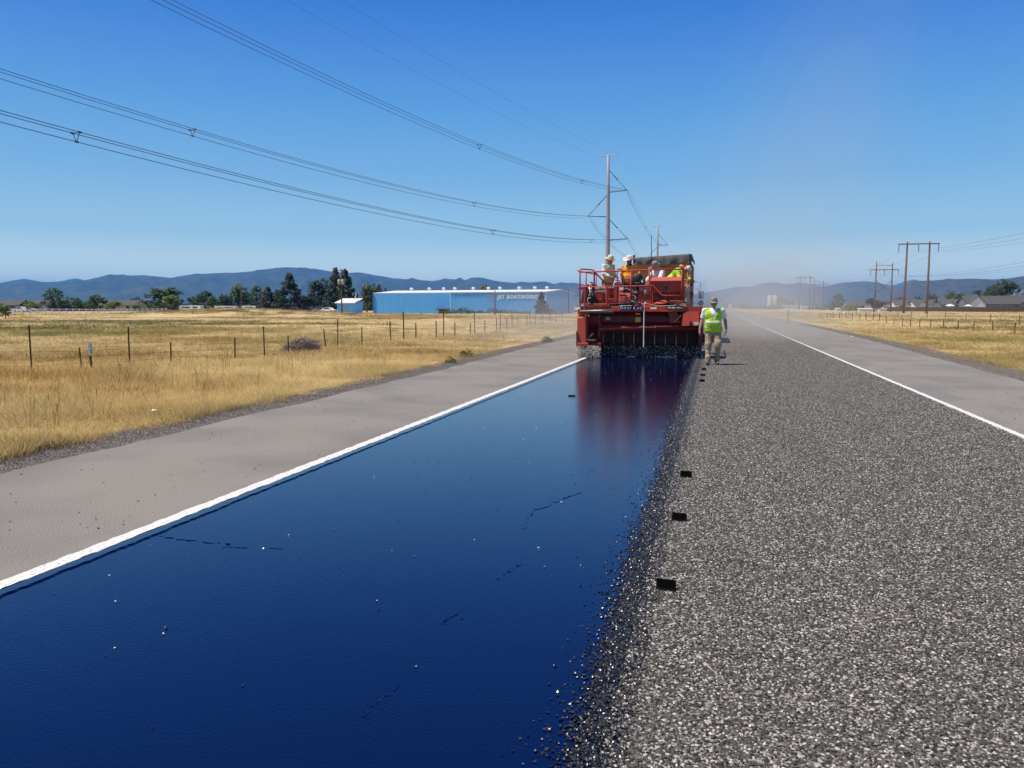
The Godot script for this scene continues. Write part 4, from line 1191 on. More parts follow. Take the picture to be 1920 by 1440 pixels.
	# parked vehicles and trailers
	var V = [
		["pickup_truck", "white pickup parked by the left house", "pickup", Vector3(-222.675, 0.000, -206.435), 0.1, "pickup", "car_white"], ["parked_car", "silver car parked right of the white pickup", "car", Vector3(-219.425, 0.000, -207.289), 0.2, "sedan", "car_silver"],
		["parked_car", "dark red car parked at the field's far edge, left of the trailers", "car", Vector3(-162.970, 0.000, -201.349), 0.1, "sedan", "car_red"],
		["camper_trailer", "leftmost white camper trailer under the trees", "trailer", Vector3(-198.993, 0.000, -259.421), 0.15, "van", "car_white"], ["camper_trailer", "second white camper trailer from the left", "trailer", Vector3(-195.572, 0.000, -260.321), -0.1, "van", "car_white"],
		["camper_trailer", "third white camper trailer from the left", "trailer", Vector3(-194.276, 0.000, -263.779), 0.05, "van", "car_silver"], ["camper_trailer", "white camper trailer right of the small round tree", "trailer", Vector3(-187.570, 0.000, -265.542), 0.0, "van", "car_white"],
		["camper_trailer", "white camper trailer half hidden by the grassy mound", "trailer", Vector3(-182.896, 0.000, -263.653), 0.2, "van", "car_white"], ["camper_trailer", "white camper trailer left of the conifer clump", "trailer", Vector3(-175.250, 0.000, -265.663), 0.1, "van", "car_white"],
		["pickup_truck", "red pickup parked before the broad pointed conifer", "pickup", Vector3(-122.923, 0.000, -208.760), 0.2, "pickup", "car_red"], ["parked_car", "dark car parked right of the red pickup", "car", Vector3(-121.045, 0.000, -212.371), 0.6, "sedan", "car_dark"],
		["pickup_truck", "dark pickup parked among the cars near the workshop", "pickup", Vector3(-121.206, 0.000, -217.524), -0.4, "pickup", "car_dark"], ["parked_car", "silver car parked near the shed, left one", "car", Vector3(-115.639, 0.000, -211.714), 0.3, "sedan", "car_silver"],
		["parked_car", "white car parked nearest the blue shed", "car", Vector3(-110.711, 0.000, -207.814), -0.2, "sedan", "car_white"], ["parked_van", "white van parked right of the workshop", "van", Vector3(-45.552, 0.000, -237.414), 1.2, "van", "car_white"],
		["parked_car", "white car parked right of the workshop, in the dust", "car", Vector3(-40.894, 0.000, -223.052), 0.5, "sedan", "car_white"],
	]
	for q in V:
		var car = vehicle(q[0], q[1], q[2], q[3], q[4], q[5], M[q[6]], "vehicles parked beyond the left field")
		if q[0] == "camper_trailer": car.scale = Vector3(0.85, 0.72, 0.85)

func far_right():
	# houses behind the brown fence
	house("house", "large grey house with long roof at the right picture edge", Vector3(106.037, 0.000, -339.615), 0.12, 25, 11, 2.9, 3.1, M.siding_grey, M.shingle, [[-9.4, 6.0, 3.0, true], [9.5, 9.0, 2.3, false]], "houses behind the brown fence")
	house("house", "grey house with dark front gable, second from the right", Vector3(95.434, 0.000, -347.219), 0.1, 17, 10, 2.6, 2.1, M.siding_grey, M.shingle, [[1.2, 5.0, 2.6, false], [-5.5, 3.0, 1.2, true]], "houses behind the brown fence")
	house("house", "house with white gable under the two brown trunks", Vector3(86.166, 0.000, -353.095), 0.1, 15, 10, 2.6, 2.1, M.siding_white, M.shingle, [[1.4, 4.6, 2.0, true], [-5.0, 3.0, 1.4, true]], "houses behind the brown fence")
	house("house", "house with white gable between the brown trunks", Vector3(79.562, 0.000, -358.633), 0.1, 14, 10, 2.6, 2.0, M.siding_white, M.shingle, [[0.8, 5.0, 2.2, true]], "houses behind the brown fence")
	house("house", "low house just right of the purple tree", Vector3(73.472, 0.000, -367.423), 0.1, 12, 9, 2.4, 1.9, M.siding_tan, M.shingle, [[-3.0, 4.0, 1.8, true]], "houses behind the brown fence")
	house("house", "small far house left of the purple tree", Vector3(65.434, 0.000, -391.288), 0.1, 13, 9, 2.3, 1.9, M.siding_tan, M.shingle, [[2.5, 4.0, 1.8, true]], "houses behind the brown fence")
	var T = [
		["big dark leafy tree behind the large grey house", Vector3(115.092, 0.000, -373.169), 13.4, 15.8, "round", "leaf_dark"],
		["rounded green tree behind the house roofs, left of the big tree", Vector3(99.984, 0.000, -374.393), 9.4, 10.6, "round", "leaf_mid"],
		["small dark treetop behind the house with dark gable", Vector3(94.408, 0.000, -383.318), 7.6, 6.4, "round", "leaf_dark"],
		["small treetop between the two brown trunks", Vector3(88.499, 0.000, -386.960), 6.6, 6.0, "round", "leaf_dark"],
		["low treetop left of the brown trunks", Vector3(81.926, 0.000, -385.232), 6.0, 6.0, "round", "leaf_dark"],
		["dark purple round tree behind the X-braced pole", Vector3(58.935, 0.000, -316.840), 5.2, 7.0, "round", "leaf_purple"],
		["light green tree left of the purple tree", Vector3(64.790, 0.000, -453.466), 9.0, 6.6, "column", "leaf_mid"],
		["pale green bushy tree at the field's far edge", Vector3(55.997, 0.000, -357.633), 3.6, 7.0, "bush", "leaf_light"],
		["pale green shrub right of the pale bushy tree", Vector3(56.446, 0.000, -347.360), 3.0, 5.0, "bush", "leaf_light"],
		["low green shrub at the field's far edge, left one", Vector3(57.681, 0.000, -430.815), 4.0, 6.6, "bush", "leaf_olive"],
		["dark shrub left of the light green tree", Vector3(62.269, 0.000, -473.586), 5.0, 5.0, "bush", "leaf_dark"],
		["dusty green tree beside the white silos", Vector3(64.926, 0.000, -848.369), 13.0, 11.0, "round", "leaf_olive"],
		["wide dusty tree right of the white silos", Vector3(69.835, 0.000, -808.095), 11.0, 15.0, "round", "leaf_olive"],
	]
	for t in T:
		tree("shrub" if t[4] == "bush" else "leafy_tree", t[0], t[1], t[2] * (1.1 if t[4] == "round" else 1.0), t[3] * (1.35 if t[4] == "round" else 1.1), t[4], t[5], "trees beyond the right field")
	# white silos far off
	var o = thing("grain_silo", "white twin silo tower far off in the dust", "silo", on_ground(Vector3(57.414, 0.000, -846.394)))
	for x in [-2.6, 2.6]:
		var st = st_new(true)
		lathe(st, [Vector2(2.4, -0.5), Vector2(2.4, 12.5), Vector2(1.3, 13.6), Vector2(0, 14.0)], 14, Transform3D(Basis(), Vector3(x, 0, 0)))
		obj(st, "silo", M.concrete, o)
	var st = st_new()
	bx(st, Vector3(-3.5, 0, -6), Vector3(12, 5.0, -2.6))
	obj(st, "mill_house", M.concrete, o)
	# far white sheds along the horizon
	for s in [["long low white shed right of the silos", Vector3(65.261, 0.000, -744.545), 22.0, 3.2], ["white shed at the far end of the right field", Vector3(62.430, 0.000, -556.758), 12.0, 1.8], ["low white wall left of the pale shrubs", Vector3(56.460, 0.000, -373.342), 7.0, 1.0], ["low white wall beneath the purple tree", Vector3(57.144, 0.000, -326.761), 5.0, 0.9], ["low white wall right of the purple tree", Vector3(64.387, 0.000, -328.665), 4.0, 1.0]]:
		o = thing("white_shed", s[0], "shed", on_ground(s[1]), 0.1, "low white sheds along the horizon")
		st = st_new()
		bx(st, Vector3(-s[2] / 2, -0.4, -3), Vector3(s[2] / 2, s[3], 0))
		obj(st, "wall", M.siding_white, o)
		st = st_new()
		hexa(st, [Vector3(-s[2] / 2 - 0.2, s[3], -3.3), Vector3(s[2] / 2 + 0.2, s[3], -3.3), Vector3(s[2] / 2 + 0.2, s[3] - 0.1, 0.3), Vector3(-s[2] / 2 - 0.2, s[3] - 0.1, 0.3), Vector3(-s[2] / 2 - 0.2, s[3] + 0.35, -3.3), Vector3(s[2] / 2 + 0.2, s[3] + 0.35, -3.3), Vector3(s[2] / 2 + 0.2, s[3] + 0.15, 0.3), Vector3(-s[2] / 2 - 0.2, s[3] + 0.15, 0.3)])
		obj(st, "roof", M.white_roof, o)
	# parasols in the gardens
	for s in [["white garden parasol behind the brown fence, left one", Vector3(82.335, 0.000, -311.562), 1.55], ["white garden parasol behind the brown fence, right one", Vector3(90.287, 0.000, -318.848), 1.2]]:
		o = thing("garden_parasol", s[0], "parasol", on_ground(s[1]), 0.0, "garden parasols")
		st = st_new(true)
		lathe(st, [Vector2(s[2] * 1.1, 2.05), Vector2(s[2] * 0.6, 2.4), Vector2(0, 2.65)], 8)
		obj(st, "canopy", M.white, o)
		st = st_new()
		tube(st, [Vector3(0, -0.1, 0), Vector3(0, 2.6, 0)], 0.04, 5)
		obj(st, "pole", M.steel, o)
	# street lamps
	for s in [["pale curved street lamp at the right edge, left one", Vector3(129.347, 0.000, -392.504), 9.2], ["pale curved street lamp at the right edge, right one", Vector3(133.804, 0.000, -398.871), 8.7]]:
		o = thing("street_lamp", s[0], "street lamp", on_ground(s[1]), 0.0, "street lamps behind the right houses")
		st = st_new(true)
		tube(st, [Vector3(0, -0.2, 0), Vector3(0, s[2] - 1.2, 0), Vector3(0.3, s[2] - 0.4, 0), Vector3(1.2, s[2], 0), Vector3(2.6, s[2] + 0.15, 0)], [0.12, 0.1, 0.1, 0.09, 0.08], 6)
		obj(st, "mast", M.white_roof, o)
		st = st_new()
		cbx(st, Vector3(2.5, s[2], -0.15), Vector3(3.2, s[2] + 0.2, 0.15), 0.04)
		obj(st, "lamp_head", M.white_roof, o)

# ------------------------------------------------------------------ fences
func fences():
	# left wire fence: tall and short steel posts
	var o = thing("wire_fence", "rusty steel post and wire fence across the left field", "fence", on_ground(Vector3(-14.6, 0, -14.5)))
	var tops = []
	for p in [[Vector3(-15.223, 0.000, -14.299), 1.12, 0.0], [Vector3(-14.809, 0.000, -15.346), 0.56, -0.06], [Vector3(-14.190, 0.000, -16.190), 1.06, 0.02], [Vector3(-14.464, 0.000, -18.048), 0.6, 0.03], [Vector3(-13.683, -0.000, -19.841), 0.68, 0.03], [Vector3(-13.241, 0.000, -20.710), 0.98, 0.0], [Vector3(-13.703, 0.000, -22.854), 0.6, 0.0], [Vector3(-14.112, 0.000, -26.248), 0.72, -0.12], [Vector3(-14.288, 0.000, -27.439), 1.1, 0.03], [Vector3(-14.134, 0.000, -29.297), 0.74, 0.0], [Vector3(-14.661, 0.000, -33.508), 0.85, -0.08], [Vector3(-14.104, 0.000, -33.654), 1.3, 0.0], [Vector3(-14.007, 0.000, -34.951), 0.75, 0.0], [Vector3(-13.056, 0.000, -35.201), 0.85, 0.0], [Vector3(-13.388, 0.000, -37.192), 1.2, 0.0], [Vector3(-13.562, 0.000, -39.459), 0.75, 0.0], [Vector3(-14.086, 0.000, -43.819), 0.7, 0.0], [Vector3(-14.765, 0.000, -46.818), 1.3, 0.0], [Vector3(-14.801, 0.000, -49.174), 0.75, 0.0], [Vector3(-14.732, 0.000, -51.788), 0.8, 0.0], [Vector3(-14.134, 0.000, -50.616), 1.4, 0.0], [Vector3(-14.770, 0.000, -54.640), 0.75, 0.0], [Vector3(-15.171, 0.000, -57.706), 1.25, 0.0], [Vector3(-15.576, 0.000, -61.133), 0.8, 0.0], [Vector3(-15.761, 0.000, -65.046), 0.9, 0.0], [Vector3(-15.978, 0.000, -67.156), 1.35, 0.0], [Vector3(-16.018, 0.000, -69.452), 0.9, 0.0], [Vector3(-15.913, 0.000, -71.939), 1.0, 0.0], [Vector3(-16.313, 0.000, -77.281), 1.3, 0.0], [Vector3(-16.263, 0.000, -80.321), 1.0, 0.0], [Vector3(-16.264, 0.000, -83.579), 1.2, 0.0]]:
		var q = on_ground(p[0]) - o.position
		var st = st_new()
		var top = q + Vector3(p[2], p[1] + 0.02, 0)
		var w = 0.024 * (1.0 if p[0].z > -30 else 1.25)
		tube(st, [q - Vector3(0, 0.4, 0), top], w, 4)
		obj(st, "post", M.post_rust, o)
		tops.append([q, p[1]])
	for hgt in [0.2, 0.36, 0.52]:
		var st = st_new()
		var path = [tops[0][0] + Vector3(-12, hgt, 4)]
		for t in tops: path.append(t[0] + Vector3(0, hgt + rnd(-0.02, 0.02), 0.02))
		tube(st, path, 0.0035, 3, false)
		obj(st, "wire", M.post_rust, o)
	# right wire fence with pale-topped posts
	o = thing("wire_fence", "short steel post fence with pale tops across the right field", "fence", on_ground(Vector3(16.8, 0, -52)))
	var line = []
	for p in [Vector3(16.612, 0.000, -49.983), Vector3(17.108, 0.000, -55.198), Vector3(16.105, 0.000, -55.505), Vector3(16.041, 0.000, -58.549), Vector3(16.459, -0.000, -63.612), Vector3(16.388, 0.000, -66.850), Vector3(15.753, 0.000, -67.554), Vector3(15.708, 0.000, -70.305), Vector3(15.749, 0.000, -73.330), Vector3(16.532, 0.000, -80.469), Vector3(16.972, 0.000, -86.032), Vector3(17.535, 0.000, -92.465), Vector3(17.526, 0.000, -95.982), Vector3(17.454, 0.000, -99.776), Vector3(17.441, -0.000, -103.917), Vector3(17.292, -0.000, -108.398), Vector3(17.269, -0.000, -113.343), Vector3(16.825, 0.000, -115.883), Vector3(16.358, 0.000, -118.550), Vector3(16.362, 0.000, -124.570), Vector3(16.202, 0.000, -131.216)]:
		var q = on_ground(p) - o.position
		var st = st_new()
		var s = 1.0 if p.z > -90 else 1.25
		tube(st, [q - Vector3(0, 0.4, 0), q + Vector3(rnd(-0.02, 0.02), 0.66 * s, 0)], 0.03 * s, 4)
		obj(st, "post", M.post_rust, o)
		st = st_new()
		tube(st, [q + Vector3(0, 0.66 * s, 0), q + Vector3(0, 0.76 * s, 0)], 0.033 * s, 4)
		obj(st, "post_cap", M.rail_white, o)
		line.append(q)
	for hgt in [0.3, 0.55]:
		var st = st_new()
		var path = []
		for q in line: path.append(q + Vector3(0, hgt, 0.03))
		tube(st, path, 0.004, 3, false)
		obj(st, "wire", M.post_rust, o)
	# second, farther row of thin posts on the right
	o = thing("wire_fence", "thin dark stake row behind the pale-topped fence", "fence", on_ground(Vector3(26, 0, -90)))
	line = []
	for k in 14:
		var q = on_ground(Vector3(27.5 - k * 0.25, 0, -74 - k * 7.0)) - o.position
		var st = st_new()
		tube(st, [q - Vector3(0, 0.3, 0), q + Vector3(rnd(-0.03, 0.03), 0.95, 0)], 0.03, 4)
		obj(st, "post", M.post_rust, o)
		line.append(q + Vector3(0, 0.8, 0))
	var s2 = st_new()
	tube(s2, line, 0.004, 3, false)
	obj(s2, "wire", M.post_rust, o)
	# pale rail fence before the left houses
	o = thing("rail_fence", "pale post and rail fence before the left houses", "fence", on_ground(Vector3(-159.758, 0.000, -165.824)))
	var base = o.position
	var pts = []
	for k in 36:
		var t = k / 35.0
		pts.append(on_ground((Vector3(-149.999, 0.000, -116.433)).lerp(Vector3(-160.112, 0.000, -198.983), t)) - base)
	for k in pts.size():
		var st = st_new()
		bx(st, pts[k] + Vector3(-0.08, -0.3, -0.08), pts[k] + Vector3(0.08, 1.25, 0.08))
		obj(st, "post", M.rail_white, o)
		if k > 0:
			for hgt in [0.55, 1.05]:
				st = st_new()
				tube(st, [pts[k - 1] + Vector3(0, hgt, 0), pts[k] + Vector3(0, hgt, 0)], 0.06, 4)
				obj(st, "rail", M.rail_white, o)
	# brown board fence before the right houses
	o = thing("board_fence", "dark brown board fence before the right houses", "fence", on_ground(Vector3(82.814, 0.000, -307.532)))
	base = o.position
	pts = []
	for k in 38:
		pts.append(on_ground((Vector3(107.982, 0.000, -288.170)).lerp(Vector3(61.741, 0.000, -312.383), k / 37.0)) - base)
	for k in pts.size():
		var st = st_new()
		bx(st, pts[k] + Vector3(-0.07, -0.3, -0.07), pts[k] + Vector3(0.07, 1.78, 0.07))
		obj(st, "post", M.board_fence, o)
		if k > 0:
			st = st_new()
			var a = pts[k - 1]; var b = pts[k]
			for q in 14:      # boards a few centimetres wide, with uneven tops
				var p0 = a.lerp(b, (q + 0.04) / 14.0); var p1 = a.lerp(b, (q + 0.96) / 14.0)
				var hh = 1.66 + rnd(-0.04, 0.03)
				hexa(st, [p0 + Vector3(0, -0.2, 0.075), p1 + Vector3(0, -0.2, 0.075), p1 + Vector3(0, -0.2, 0.1), p0 + Vector3(0, -0.2, 0.1), p0 + Vector3(0, hh, 0.075), p1 + Vector3(0, hh, 0.075), p1 + Vector3(0, hh, 0.1), p0 + Vector3(0, hh, 0.1)])
			obj(st, "panel", M.board_fence, o)

# ------------------------------------------------------------------ chip spreader
func wheel(o, at: Vector3, r: float, w: float):
	var xf = Transform3D(Basis(Vector3.FORWARD, PI / 2), at)
	var st = st_new(true)
	lathe(st, [Vector2(r * 0.55, -w * 0.5), Vector2(r * 0.93, -w * 0.5), Vector2(r, -w * 0.38), Vector2(r, w * 0.38), Vector2(r * 0.93, w * 0.5), Vector2(r * 0.55, w * 0.5)], 22, xf)
	var t = obj(st, "wheel", M.rubber, o)
	st = st_new()
	lathe(st, [Vector2(0, -w * 0.42), Vector2(r * 0.2, -w * 0.42), Vector2(r * 0.55, -w * 0.3), Vector2(r * 0.55, w * 0.3), Vector2(r * 0.2, w * 0.42), Vector2(0, w * 0.42)], 14, xf)
	obj(st, "rim", M.dark_red, t)

func panel(o, called: String, a: Vector3, b: Vector3, thick: float, material):
	# upright plate facing the front: corners a (top left) and b (bottom right), pushed back by thick
	var st = st_new()
	cbx(st, Vector3(a.x, b.y, min(a.z, b.z) - thick), Vector3(b.x, a.y, max(a.z, b.z)), min(0.012, thick * 0.3))
	return obj(st, called, material, o)

func pipe(o, called: String, pts: Array, r: float, material, sides := 7):
	var st = st_new(true)
	tube(st, pts, r, sides)
	return obj(st, called, material, o)

func hose(o, pts: Array, r: float, material):
	var cv := Curve3D.new()
	for k in pts.size():
		var t = (pts[min(k + 1, pts.size() - 1)] - pts[max(k - 1, 0)]) * 0.22
		cv.add_point(pts[k], -t, t)
	var p = []
	for k in 21: p.append(cv.sample_baked(cv.get_baked_length() * k / 20.0))
	return pipe(o, "hose", p, r, material, 5)

func spreader():
	var o = thing("chip_spreader", "red chip spreader with railed platform, spreading gravel on the tar", "chip spreader", Vector3(-2.2, 0, -23.2))
	# hopper: curved tank under the front beam
	var st = st_new()
	var x0 = -1.546; var x1 = 1.841
	prism(st, [Vector2(-0.32, 1.398), Vector2(-0.2, 1.243), Vector2(-0.17, 1.083), Vector2(-0.3, 0.897), Vector2(-0.46, 0.803), Vector2(-0.55, 0.42), Vector2(-1.1, 0.42), Vector2(-1.25, 1.46), Vector2(-0.32, 1.46)], -x1 + 0.04, -x0, Transform3D(Basis(Vector3(0, 0, 1), Vector3(0, 1, 0), Vector3(-1, 0, 0)), Vector3.ZERO))
	obj(st, "hopper", M.dark_red, o)
	# spread roll in front of the gates
	pipe(o, "spread_roll", [Vector3(-1.168, 0.891, -0.120), Vector3(1.745, 0.924, -0.120)], 0.095, M.dark_red, 14)
	for k in 10:
		var cx = [432, 548, 660, 775, 890, 1003, 1120, 1238, 1355, 1475][k]
		st = st_new()
		var x = -2.213 + cx * (0.469 - -2.213) / 1000.0
		tube(st, [Vector3(x, 0.756, -0.08), Vector3(x + 0.01, 0.403, -0.05)], 0.014, 5)
		obj(st, "gate_rod", M.rust, o)
		st = st_new()
		cbx(st, Vector3(x + 0.025, 0.451, -0.42), Vector3(x + 0.285, 0.743, -0.36), 0.01)
		var gate = obj(st, "discharge_gate", M.soot_and_shade, o)
		st = st_new()
		bx(st, Vector3(x + 0.1, 0.491, -0.355), Vector3(x + 0.2, 0.507, -0.33))
		obj(st, "latch", M.rust, gate)
	# black curtain added to darken the gap under the hopper
	st = st_new()
	for k in 24:
		var xa = lerp(x0 - 0.3, x1, k / 24.0); var xb = lerp(x0 - 0.3, x1, (k + 0.97) / 24.0)
		hexa(st, [Vector3(xa, 0.01, -0.75), Vector3(xb, 0.01, -0.75 - 0.03 * (k % 2)), Vector3(xb, 0.01, -0.73 - 0.03 * (k % 2)), Vector3(xa, 0.01, -0.73), Vector3(xa, 0.5, -0.75), Vector3(xb, 0.5, -0.75), Vector3(xb, 0.5, -0.73), Vector3(xa, 0.5, -0.73)])
	var cur = obj(st, "shade_curtain", M.soot_and_shade, o)
	cur.set_meta("kind", "stuff")
	# front beam that carries the name plate
	panel(o, "front_beam", Vector3(-1.770, 1.547, -0.020), Vector3(1.411, 1.401, -0.020), 0.5, M.red)
	st = st_new()
	bx(st, Vector3(-0.940, 1.406, 0.012) - Vector3(0, 0.012, 0.03), Vector3(1.305, 1.408, 0.012) + Vector3(0, 0.004, 0.015))
	obj(st, "beam_lip", M.red_dusty, o)
	var np = panel(o, "name_plate", Vector3(-0.593, 1.573, 0.030), Vector3(0.125, 1.431, 0.030), 0.04, M.car_silver)
	panel(np, "plate_field", Vector3(-0.576, 1.562, 0.036), Vector3(0.115, 1.441, 0.036), 0.005, M.navy)
	var txt := TextMesh.new()
	var fnt := SystemFont.new()
	fnt.font_names = PackedStringArray(["Droid Sans"])
	fnt.font_weight = 700
	var fv := FontVariation.new()
	fv.base_font = fnt
	fv.variation_transform = Transform2D(Vector2(1, 0), Vector2(0.25, 1), Vector2.ZERO)
	txt.font = fv
	txt.text = "Bear Cat"
	txt.font_size = 48
	txt.pixel_size = 0.002
	txt.depth = 0.008
	var lo = place(txt, "lettering", M.white, np)
	var box = txt.get_aabb()
	lo.scale = Vector3(0.64 / box.size.x, 0.104 / box.size.y, 1)
	lo.position = (Vector3(-0.226, 1.504, 0.047)) - Vector3(box.get_center().x * lo.scale.x, box.get_center().y * lo.scale.y, 0)
	panel(o, "white_sticker", Vector3(0.338, 1.517, 0.005), Vector3(0.523, 1.460, 0.005), 0.006, M.white)
	var sg = panel(o, "maker_sticker", Vector3(0.803, 1.554, 0.005), Vector3(1.291, 1.455, 0.005), 0.006, M.black)
	panel(sg, "sticker_stripe", Vector3(1.104, 1.528, 0.012), Vector3(1.284, 1.481, 0.012), 0.004, M.pale_blue)
	for k in 7:
		panel(sg, "sticker_mark", Vector3(0.832, 1.525, 0.012) + Vector3(k * 0.036, rnd(-0.006, 0.006), 0), Vector3(0.859, 1.483, 0.012) + Vector3(k * 0.036, rnd(-0.006, 0.006), 0), 0.004, M.white if k % 3 else M.hivis)
	# stickers on the tank
	panel(o, "yellow_sticker", Vector3(-0.115, 1.344, -0.240), Vector3(0.024, 1.254, -0.240), 0.01, M.yellow)
	panel(o, "yellow_sticker", Vector3(-0.111, 1.222, -0.165), Vector3(0.045, 1.074, -0.165), 0.01, M.yellow)
	panel(o, "blue_sticker", Vector3(0.101, 0.998, -0.140), Vector3(0.292, 0.914, -0.140), 0.01, M.pale_blue)
	panel(o, "white_sticker", Vector3(-0.999, 1.220, -0.160), Vector3(-0.871, 1.134, -0.160), 0.01, M.siding_tan)
	panel(o, "white_sticker", Vector3(-0.595, 1.194, -0.160), Vector3(-0.481, 1.114, -0.160), 0.01, M.rust)
	panel(o, "white_sticker", Vector3(-0.333, 1.195, -0.160), Vector3(-0.220, 1.115, -0.160), 0.01, M.rust)
	# left end: fender, outer plate, inner plate, steps
	st = st_new()
	hexa(st, [Vector3(-1.830, 0.435, 0.100), Vector3(-1.568, 0.438, 0.100), Vector3(-1.732, 0.391, -0.900), Vector3(-2.004, 0.388, -0.900), Vector3(-1.831, 1.182, 0.100), Vector3(-1.581, 1.183, 0.100), Vector3(-1.745, 1.174, -0.900), Vector3(-2.005, 1.173, -0.900)])
	obj(st, "end_fender", M.red_dusty, o)
	st = st_new()
	hexa(st, [Vector3(-1.831, 1.182, 0.100) + Vector3(0, 0.003, 0), Vector3(-1.581, 1.183, 0.100) + Vector3(0, 0.003, 0), Vector3(-1.745, 1.174, -0.900), Vector3(-2.005, 1.173, -0.900), Vector3(-1.887, 1.292, -0.250), Vector3(-1.645, 1.292, -0.250), Vector3(-1.751, 1.292, -0.900), Vector3(-2.001, 1.291, -0.900)])
	obj(st, "fender_top", M.red_dusty, o)
	panel(o, "corner_post", Vector3(-1.848, 1.466, -0.050), Vector3(-1.569, 1.300, -0.050), 0.5, M.red)
	st = st_new()
	hexa(st, [Vector3(-1.846, 0.329, 0.160), Vector3(-1.764, 0.330, 0.160), Vector3(-1.895, 0.291, -0.600), Vector3(-1.979, 0.290, -0.600), Vector3(-1.852, 0.808, 0.160), Vector3(-1.828, 0.808, 0.160), Vector3(-1.961, 0.785, -0.600), Vector3(-1.986, 0.785, -0.600)])
	obj(st, "side_shield", M.dark_red, o)
	panel(o, "step_plate", Vector3(-1.804, 0.445, 0.200), Vector3(-1.476, 0.352, 0.200), 0.4, M.red)
	panel(o, "bottom_rail", Vector3(-1.505, 0.440, 0.020), Vector3(-1.109, 0.343, 0.020), 0.12, M.dark_red)
	st = st_new()
	hexa(st, [Vector3(-1.567, 0.557, 0.050), Vector3(-1.512, 0.544, 0.050), Vector3(-1.536, 0.538, -0.100), Vector3(-1.591, 0.551, -0.100), Vector3(-1.384, 0.747, 0.050), Vector3(-1.324, 0.718, 0.050), Vector3(-1.347, 0.713, -0.100), Vector3(-1.407, 0.742, -0.100)])
	obj(st, "strut", M.rust, o)
	panel(o, "step", Vector3(-1.586, 0.550, 0.100), Vector3(-1.260, 0.495, 0.100), 0.25, M.rust)
	panel(o, "inner_plate", Vector3(-1.596, 1.397, 0.020), Vector3(-1.532, 0.435, 0.020), 0.7, M.red)
	panel(o, "shaft_cover", Vector3(-1.184, 0.893, -0.050), Vector3(-1.043, 0.808, -0.050), 0.15, M.rust)
	pipe(o, "link_rod", [Vector3(-1.268, 1.107, -0.050), Vector3(-1.186, 1.067, -0.050), Vector3(-1.054, 0.893, -0.080)], 0.02, M.red, 6)
	panel(o, "work_lamp", Vector3(-1.520, 1.295, 0.030), Vector3(-1.474, 1.242, 0.030), 0.05, M.white)
	st = st_new()
	bx(st, Vector3(-1.215, 1.348, -0.130), Vector3(-1.160, 0.594, -0.130) + Vector3(0, 0, 0.03))
	obj(st, "divider", M.dark_red, o)
	pipe(o, "light_bar", [Vector3(-1.745, 1.408, 0.120), Vector3(-0.718, 1.430, 0.120)], 0.02, M.steel, 8)
	panel(o, "light_bar_box", Vector3(-1.755, 1.391, 0.060), Vector3(-0.714, 1.329, 0.060), 0.06, M.black)
	# right end: chute box and end plate
	st = st_new()
	hexa(st, [Vector3(1.263, 0.979, 0.120), Vector3(1.748, 0.982, 0.120), Vector3(1.740, 0.972, -0.300), Vector3(1.246, 0.969, -0.300), Vector3(1.306, 1.393, 0.020), Vector3(1.757, 1.393, 0.020), Vector3(1.751, 1.392, -0.300), Vector3(1.294, 1.391, -0.300)])
	var chute = obj(st, "chute_box", M.red, o)
	panel(chute, "white_sticker", Vector3(1.615, 1.085, 0.125), Vector3(1.748, 0.995, 0.125), 0.01, M.siding_white)
	st = st_new()
	hexa(st, [Vector3(1.487, 0.989, 0.160), Vector3(1.548, 0.989, 0.160), Vector3(1.546, 0.988, 0.100), Vector3(1.485, 0.988, 0.100), Vector3(1.499, 1.123, 0.160), Vector3(1.530, 1.123, 0.160), Vector3(1.528, 1.122, 0.100), Vector3(1.498, 1.122, 0.100)])
	obj(st, "latch_lever", M.black, chute)
	st = st_new()      # open tray above the chute
	bx(st, Vector3(1.417, 1.535, 0.000) + Vector3(0, -0.16, -0.02), Vector3(1.839, 1.535, 0.000) + Vector3(0, 0.0, 0.0))
	bx(st, Vector3(1.420, 1.406, 0.000) + Vector3(0, -0.02, -0.8), Vector3(1.842, 1.406, 0.000) + Vector3(0, 0, -0.021))
	bx(st, Vector3(1.814, 1.535, 0.000) + Vector3(0, -0.118, -0.8), Vector3(1.839, 1.535, 0.000) + Vector3(0, 0, -0.021))
	obj(st, "side_tray", M.red, o)
	panel(o, "end_plate", Vector3(1.756, 1.401, 0.000), Vector3(1.871, 0.383, 0.000), 1.2, M.dark_red)
	st = st_new()
	hexa(st, [Vector3(0.926, 1.039, -0.050), Vector3(1.234, 1.066, -0.050), Vector3(1.227, 1.063, -0.200), Vector3(0.918, 1.035, -0.200), Vector3(0.864, 1.392, -0.100), Vector3(1.096, 1.392, -0.100), Vector3(1.089, 1.391, -0.250), Vector3(0.856, 1.391, -0.250)])
	obj(st, "gusset", M.red, o)
	hose(o, [Vector3(0.820, 1.400, 0.020), Vector3(0.952, 1.275, 0.050), Vector3(1.047, 1.068, 0.060), Vector3(1.209, 1.250, 0.060), Vector3(1.259, 1.276, 0.060)], 0.022, M.hose)
	hose(o, [Vector3(1.012, 1.400, 0.020), Vector3(1.050, 1.250, 0.040), Vector3(1.085, 1.068, 0.050)], 0.018, M.hose)
	# measuring stick hanging in front
	st = st_new()
	tube(st, [Vector3(0.215, 1.666, 0.120), Vector3(0.178, 1.614, 0.140), Vector3(0.172, 1.353, 0.140), Vector3(0.172, 0.343, 0.120)], 0.017, 6)
	obj(st, "hanging_rod", M.white, o)
